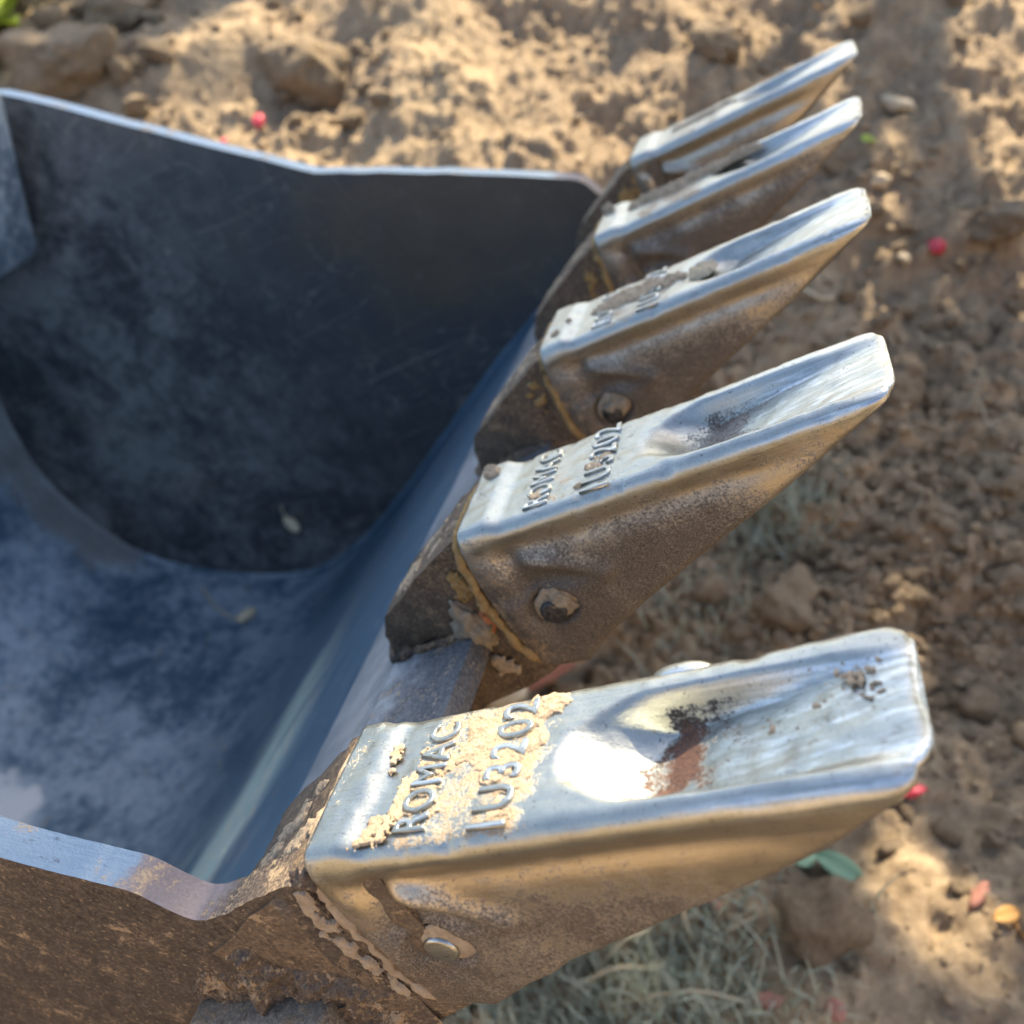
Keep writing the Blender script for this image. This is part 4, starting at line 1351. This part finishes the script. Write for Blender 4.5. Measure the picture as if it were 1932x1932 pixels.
straw([(1305, 1690), (1290, 1740), (1310, 1800)], 'pale bent straw standing up below the middle of the nearest tooth', 0.0026, 0.03)
straw([(1080, 1880), (1160, 1845), (1240, 1835), (1265, 1810)], 'forked dry stalk lying across the grass under the nearest tooth', 0.0028, 0.02)
straw([(1120, 1850), (1180, 1800), (1230, 1760)], 'thin grey stalk slanting up against the underside of the nearest tooth', 0.0020, 0.02)
straw([(1330, 1790), (1390, 1760), (1430, 1735)], 'dry stalk on the soil left of the big round clod', 0.0020, 0.008)
straw([(1140, 1910), (1300, 1890), (1420, 1900)], 'long dry stalk lying low in the grass at the bottom', 0.0020, 0.012)
straw([(1845, 760), (1860, 810), (1895, 850)], 'fine straw on the heap of lumps at the right edge', 0.0012, 0.006)
straw([(1505, 545), (1545, 570), (1580, 575)], 'grey stick on shaded soil beyond the middle tooth', 0.003, 0.004)


def chip(px, py, dia, mat, name, label, cat, squash=(1.3, 0.8, 0.5), seed=1, lift=0.6, group=None, rotz=None):
    p = at_px(px, py)
    r = px_r(p, dia)
    o = lump(name, mat, None, (p[0], p[1], float(height(p[0], p[1])) + r * lift), r, seed, squash, 3, 0.30)
    o.rotation_euler = (rng.uniform(-.3, .3), rng.uniform(-.3, .3), rng.uniform(0, 6.28) if rotz is None else rotz)
    tag(o, label, cat, group)
    return o


chip(1764, 491, 36, M['red'], 'berry', 'bright red berry on shaded soil right of the middle tooth tip', 'berry', (1, 0.85, 0.8), 3, 0.55)
chip(497, 255, 32, M['red'], 'petal', 'red petal in the sun beyond the far rim of the bucket', 'petal', (1.2, 0.7, 0.5), 4, 0.9)
chip(427, 277, 18, M['red'], 'petal', 'small red petal half hidden behind the far rim, left of the larger one', 'petal', (1.2, 0.7, 0.45), 5, 0.9)
chip(1845, 1695, 40, M['brick'], 'brick_chip', 'pale brick-red chip beside the yellow leaf at the lower right', 'brick chip', (1.5, 0.6, 0.4), 6, rotz=0.6)
chip(1452, 1898, 40, M['brick'], 'brick_chip', 'dark red chip beside the grass at the bottom, left of another', 'brick chip', (0.8, 1.5, 0.3), 7, 0.3)
chip(1575, 1912, 38, M['brick'], 'brick_chip', 'pinkish red chip under the big round clod at the bottom edge', 'brick chip', (1, 1.2, 0.3), 8, 0.3)
chip(1035, 1287, 90, M['brick'], 'brick_chip', 'red brick piece seen between the second adapter and the nearest tooth', 'brick chip', (1.4, 0.7, 0.6), 9)
chip(945, 1318, 90, M['pale'], 'pebble', 'pale rounded pebble in the gap above the nearest tooth', 'pebble', (1.2, 0.9, 0.7), 10)
chip(1340, 1700, 40, M['brick'], 'brick_chip', 'small red chip just under the lower edge of the nearest tooth', 'brick chip', (1.3, 0.7, 0.5), 11)
chip(1720, 1510, 36, M['red'], 'petal', 'dark red petal beside the tip of the nearest tooth', 'petal', (1.4, 0.7, 0.4), 12)
chip(1660, 355, 38, M['pale'], 'husk', 'pale husk on the soil right of the middle tooth tip', 'husk', (1, 0.9, 0.7), 13)
chip(1690, 215, 50, M['pale'], 'husk', 'bright curled husk in the sun right of the fourth tooth tip', 'husk', (1.6, 0.6, 0.5), 14)
chip(1705, 495, 26, M['pale'], 'husk', 'tiny yellowish husk just left of the red berry', 'husk', (1, 0.8, 0.6), 15)


def leaf(px, py, length, width, mat, label, cat='leaf', az=0.0, tilt=0.35, lift=0.01, name='leaf'):
    p = at_px(px, py)
    s = project(p)[2][0] / F_PX
    Lh, Wh = length * s * 0.5, width * s * 0.5
    V, F = [], []
    n_ = 9
    for k in range(n_):
        t = -1 + 2 * k / (n_ - 1)
        wv = Wh * (1 - abs(t) ** 2.2) ** 0.7 if abs(t) < 1 else 0.0003
        for q in (-1, -0.5, 0, 0.5, 1):
            V.append((t * Lh, q * wv, 0.25 * Wh * q * q - 0.18 * Lh * t * t))
    F = grid_faces(n_, 5).tolist()
    o = mesh_obj(name, V, F, mat)
    md = o.modifiers.new('s', 'SOLIDIFY'); md.thickness = 0.0006
    o.location = (p[0], p[1], float(height(p[0], p[1])) + lift)
    o.rotation_euler = (tilt * 0.6, tilt, az)
    tag(o, label, cat)
    return o


leaf(1585, 1645, 105, 44, M['mint'], 'pale green curled leaf beside the underside of the nearest tooth', az=-0.7)
leaf(1520, 1625, 60, 42, M['mint'], 'yellowish green leaf scrap tucked under the nearest tooth', az=0.5)
leaf(1895, 1735, 66, 30, M['orange'], 'yellow-orange leaf at the lower right edge', az=0.2)
leaf(1928, 1760, 50, 34, M['orange'], 'second orange leaf scrap at the right edge below the first', az=1.4)
leaf(1637, 285, 40, 26, M['lime'], 'small yellow-green leaf right of the fourth tooth', az=0.4)
leaf(1545, 22, 34, 20, M['orange'], 'small yellow leaf on the soil above the farthest tooth', az=0.9)


# seed pods on the bucket floor
def shell_hit(px, py):
    d = ray_dir(px, py)
    h = shell_bvh.ray_cast(Vector(CAM), Vector(d))
    inv = np.linalg.inv(BM)
    o_l = inv[:3, :3] @ CAM + inv[:3, 3]; d_l = inv[:3, :3] @ d
    t = (W1 - o_l[1]) / d_l[1]
    if t > 0 and (h[0] is None or t < h[3]):      # the far side plate comes first
        return Vector(CAM + t * d), Vector(-by)
    return h[0], h[1]


for k, (px, py, dia, lab, st) in enumerate([(467, 1166, 46, 'pale seed pod with a thin curved stalk on the bucket floor', [(452, 1172), (410, 1150), (378, 1105)]),
                                            (553, 985, 44, 'pale seed pod resting farther up the bucket near the dark side plate', [(545, 975), (535, 965), (532, 950)])]):
    loc, nn = shell_hit(px, py)
    if loc is None:
        continue
    nn = nn if nn.dot(Vector(ray_dir(px, py))) < 0 else -nn
    r = px_r(np.array(loc), dia) * 0.62
    pod = bpy.data.objects.new('seed_pod', None); link(pod)
    pod.location = loc + nn * r * 0.5
    pod.empty_display_size = 0.02
    tag(pod, lab, 'seed pod')
    b_ = lump('pod', M['pod'], pod, (0, 0, 0), r, 500 + k, (1.6, 0.75, 0.7), 3, 0.10)
    b_.rotation_euler = (0.2, 0.3, 0.9 if k == 0 else -0.9)
    pts = []
    for q in st:
        h_, n2 = shell_hit(*q)
        if h_ is not None:
            n2 = n2 if n2.dot(Vector(ray_dir(*q))) < 0 else -n2
            pts.append(np.array(h_ + n2 * 0.003) - np.array(pod.location))
    if len(pts) > 2:
        tube('stalk', catmull(pts, 5), 0.0014, M['pod'], pod, 6, 0.0)
# fine dry stems on the far plate and floor


# ------------------------------------------------------------------ weeds at the upper left
def weed(px, py, n_, size, label):
    p = at_px(px, py)
    root = bpy.data.objects.new('weed', None); link(root)
    root.location = (p[0], p[1], float(height(p[0], p[1])))
    tag(root, label, 'weed', None)
    for k in range(n_):
        V = []
        Lh = size * rng.uniform(0.7, 1.2); Wh = Lh * 0.33
        m_ = 9
        for j in range(m_):
            t = j / (m_ - 1)
            wv = Wh * math.sin(math.pi * min(1, t * 0.97 + 0.02)) ** 0.8
            for q in (-1, 0, 1):
                V.append((t * Lh * 0.85, q * wv, 0.20 * Wh * abs(q) + Lh * (0.75 * t - 0.55 * t * t)))
        o = mesh_obj('leaf', V, grid_faces(m_, 3).tolist(), M['lime'], root)
        md = o.modifiers.new('s', 'SOLIDIFY'); md.thickness = 0.0008
        o.rotation_euler = (rng.uniform(-.3, .3), rng.uniform(-.5, .2), k * 6.28 / n_ + rng.uniform(-.3, .3))
        o.location = (0, 0, 0.01 + 0.03 * rng.uniform())


weed(58, -2, 14, 0.26, 'sunlit yellow-green weed at the top left corner behind the dark clods')
weed(-25, 125, 12, 0.24, 'yellow-green weed cut by the left edge above the bucket rim')

# ------------------------------------------------------------------ the tree that shades the place (out of frame, towards the sun)
lit = []   # (world point, radius) where the photograph shows sun


def lit_ground(px, py, r):
    p = ground_hit(px, py)
    if p is not None:
        lit.append((p, r))


for px, py, r in ((1180, 1890, -0.02), (1330, 1840, -0.03), (760, 190, 0.16), (880, 165, 0.16), (980, 170, 0.15), (620, 245, 0.16), (520, 150, 0.14), (1080, 235, 0.09), (1180, 60, 0.08), (1120, 150, 0.08), (430, 190, 0.10), (700, 60, 0.08), (900, 60, 0.06), (1010, 20, 0.04), (560, 30, 0.03),
                  (1350, 110, 0.10), (1000, 280, 0.08), (330, 240, 0.06), (1450, 20, 0.07), (1250, 20, 0.05), (1560, 60, 0.03),
                  (1660, 160, 0.05), (1700, 195, 0.06), (1760, 240, 0.06), (1830, 290, 0.06), (1900, 320, 0.06), (1930, 90, 0.07), (1780, 660, -0.03), (1700, 700, -0.03), (40, -10, 0.07), (-20, 110, 0.05),
                  (1690, 1600, -0.008), (1722, 1660, -0.004), (1755, 1715, -0.010), (1860, 1790, -0.020), (1880, 1480, -0.01), (1700, 1230, -0.01)):
    lit_ground(px, py, r)
for p, r in (((-0.155, 0.012, 0.0), 0.004), ((-0.190, -0.008, 0.0), 0.002), ((-0.112, 0.0, -0.004), 0.0), ((-0.225, 0.0, 0.0), -0.012), ((-0.262, 0.0, -0.02), -0.028), ((-0.002, 0.21, 0.0), -0.03)):
    lit.append((b2w([p])[0], r))
for k in range(9):
    w_ = 0.16 + 0.05 * k
    lit.append((b2w([(-0.70 - 0.01 * math.sin(k * 1.3), w_, -0.272)])[0], 0.012 - 0.006 * k))
lit.append((b2w([(-0.84, 0.30, -0.342)])[0], -0.026))
h_, n_ = shell_hit(15, 1480)
if h_ is not None:
    lit.append((np.array(h_), -0.01))
# the open, sunlit ground behind and left of the camera, which the flanks of the teeth mirror
for x, y, r in ((0.0, -1.5, 0.25), (-0.9, -1.3, 0.20), (0.8, -1.6, 0.3), (-0.4, -2.0, 0.4)):
    lit.append((np.array([x, y, float(height(x, y))]), r))
LP = np.array([l[0] for l in lit]); LR = np.array([l[1] for l in lit])

mid = np.array([0.60, 1.45, 0.3])
cc = mid + SUN * 4.9
NL = 56000
u = rng.normal(size=(NL, 3)); u /= np.linalg.norm(u, axis=1)[:, None]
rr = rng.uniform(0, 1, NL) ** (1 / 3.0)
lump_ = 1 + 0.18 * fbm(u[:, 0] * 2.2, u[:, 1] * 2.2, u[:, 2] * 2.2, 3, 77)
C_ = cc + u * (rr * lump_)[:, None] * np.array([2.1, 1.95, 1.65])
C_ = C_[C_[:, 2] > 0.9]
# open the gaps the sun comes through
dv = C_[:, None, :] - LP[None, :, :]
al = dv @ SUN
perp = np.linalg.norm(dv - al[..., None] * SUN, axis=2)
C_ = C_[~(perp < LR[None, :] * 1.25 + 0.058).any(1)]
n_ = len(C_)
a1 = rng.normal(size=(n_, 3)); a1 /= np.linalg.norm(a1, axis=1)[:, None]
a2 = np.cross(a1, rng.normal(size=(n_, 3))); a2 /= np.linalg.norm(a2, axis=1)[:, None]
ls = rng.uniform(0.028, 0.050, n_)[:, None]; lw = ls * 0.55
V = np.stack([C_ - a1 * ls, C_ + a2 * lw, C_ + a1 * ls, C_ - a2 * lw], 1).reshape(-1, 3)
F = np.arange(n_ * 4).reshape(-1, 4)
tree = bpy.data.objects.new('shade_tree', None); link(tree)
tb = np.array([cc[0] + 0.4, cc[1] + 0.5]); tz = float(height(tb[0], tb[1]))
tree.location = (tb[0], tb[1], tz)
tag(tree, 'leafy green tree out of frame on the sunny side that dapples the soil with shade', 'tree')
crown = np_mesh('crown', V - np.array(tree.location), F, M['leaf'], tree, smooth=False)
top_ = cc - np.array(tree.location)
tube('trunk', catmull([(0, 0, -0.1), (0.03, 0.02, 0.8), (-0.05, -0.1, 1.6), tuple(top_ * 0.8), tuple(top_ + np.array([0, 0, 0.9]))], 6), np.linspace(0.13, 0.03, 25), M['bark'], tree, 12, 0.1, 3, False)
for k in range(9):
    e = cc + np.array([math.cos(k * 0.7) * 1.7, math.sin(k * 0.7) * 1.6, rng.uniform(-0.6, 1.2)]) - np.array(tree.location)
    s0 = top_ * (0.45 + 0.05 * k)
    mid_ = (s0 + e) / 2 + np.array([0, 0, 0.15])
    # limbs keep out of the gaps
    tube('limb', catmull([tuple(s0), tuple(mid_), tuple(e)], 6), np.linspace(0.04, 0.010, 13), M['bark'], tree, 7, 0.1, 4, False)
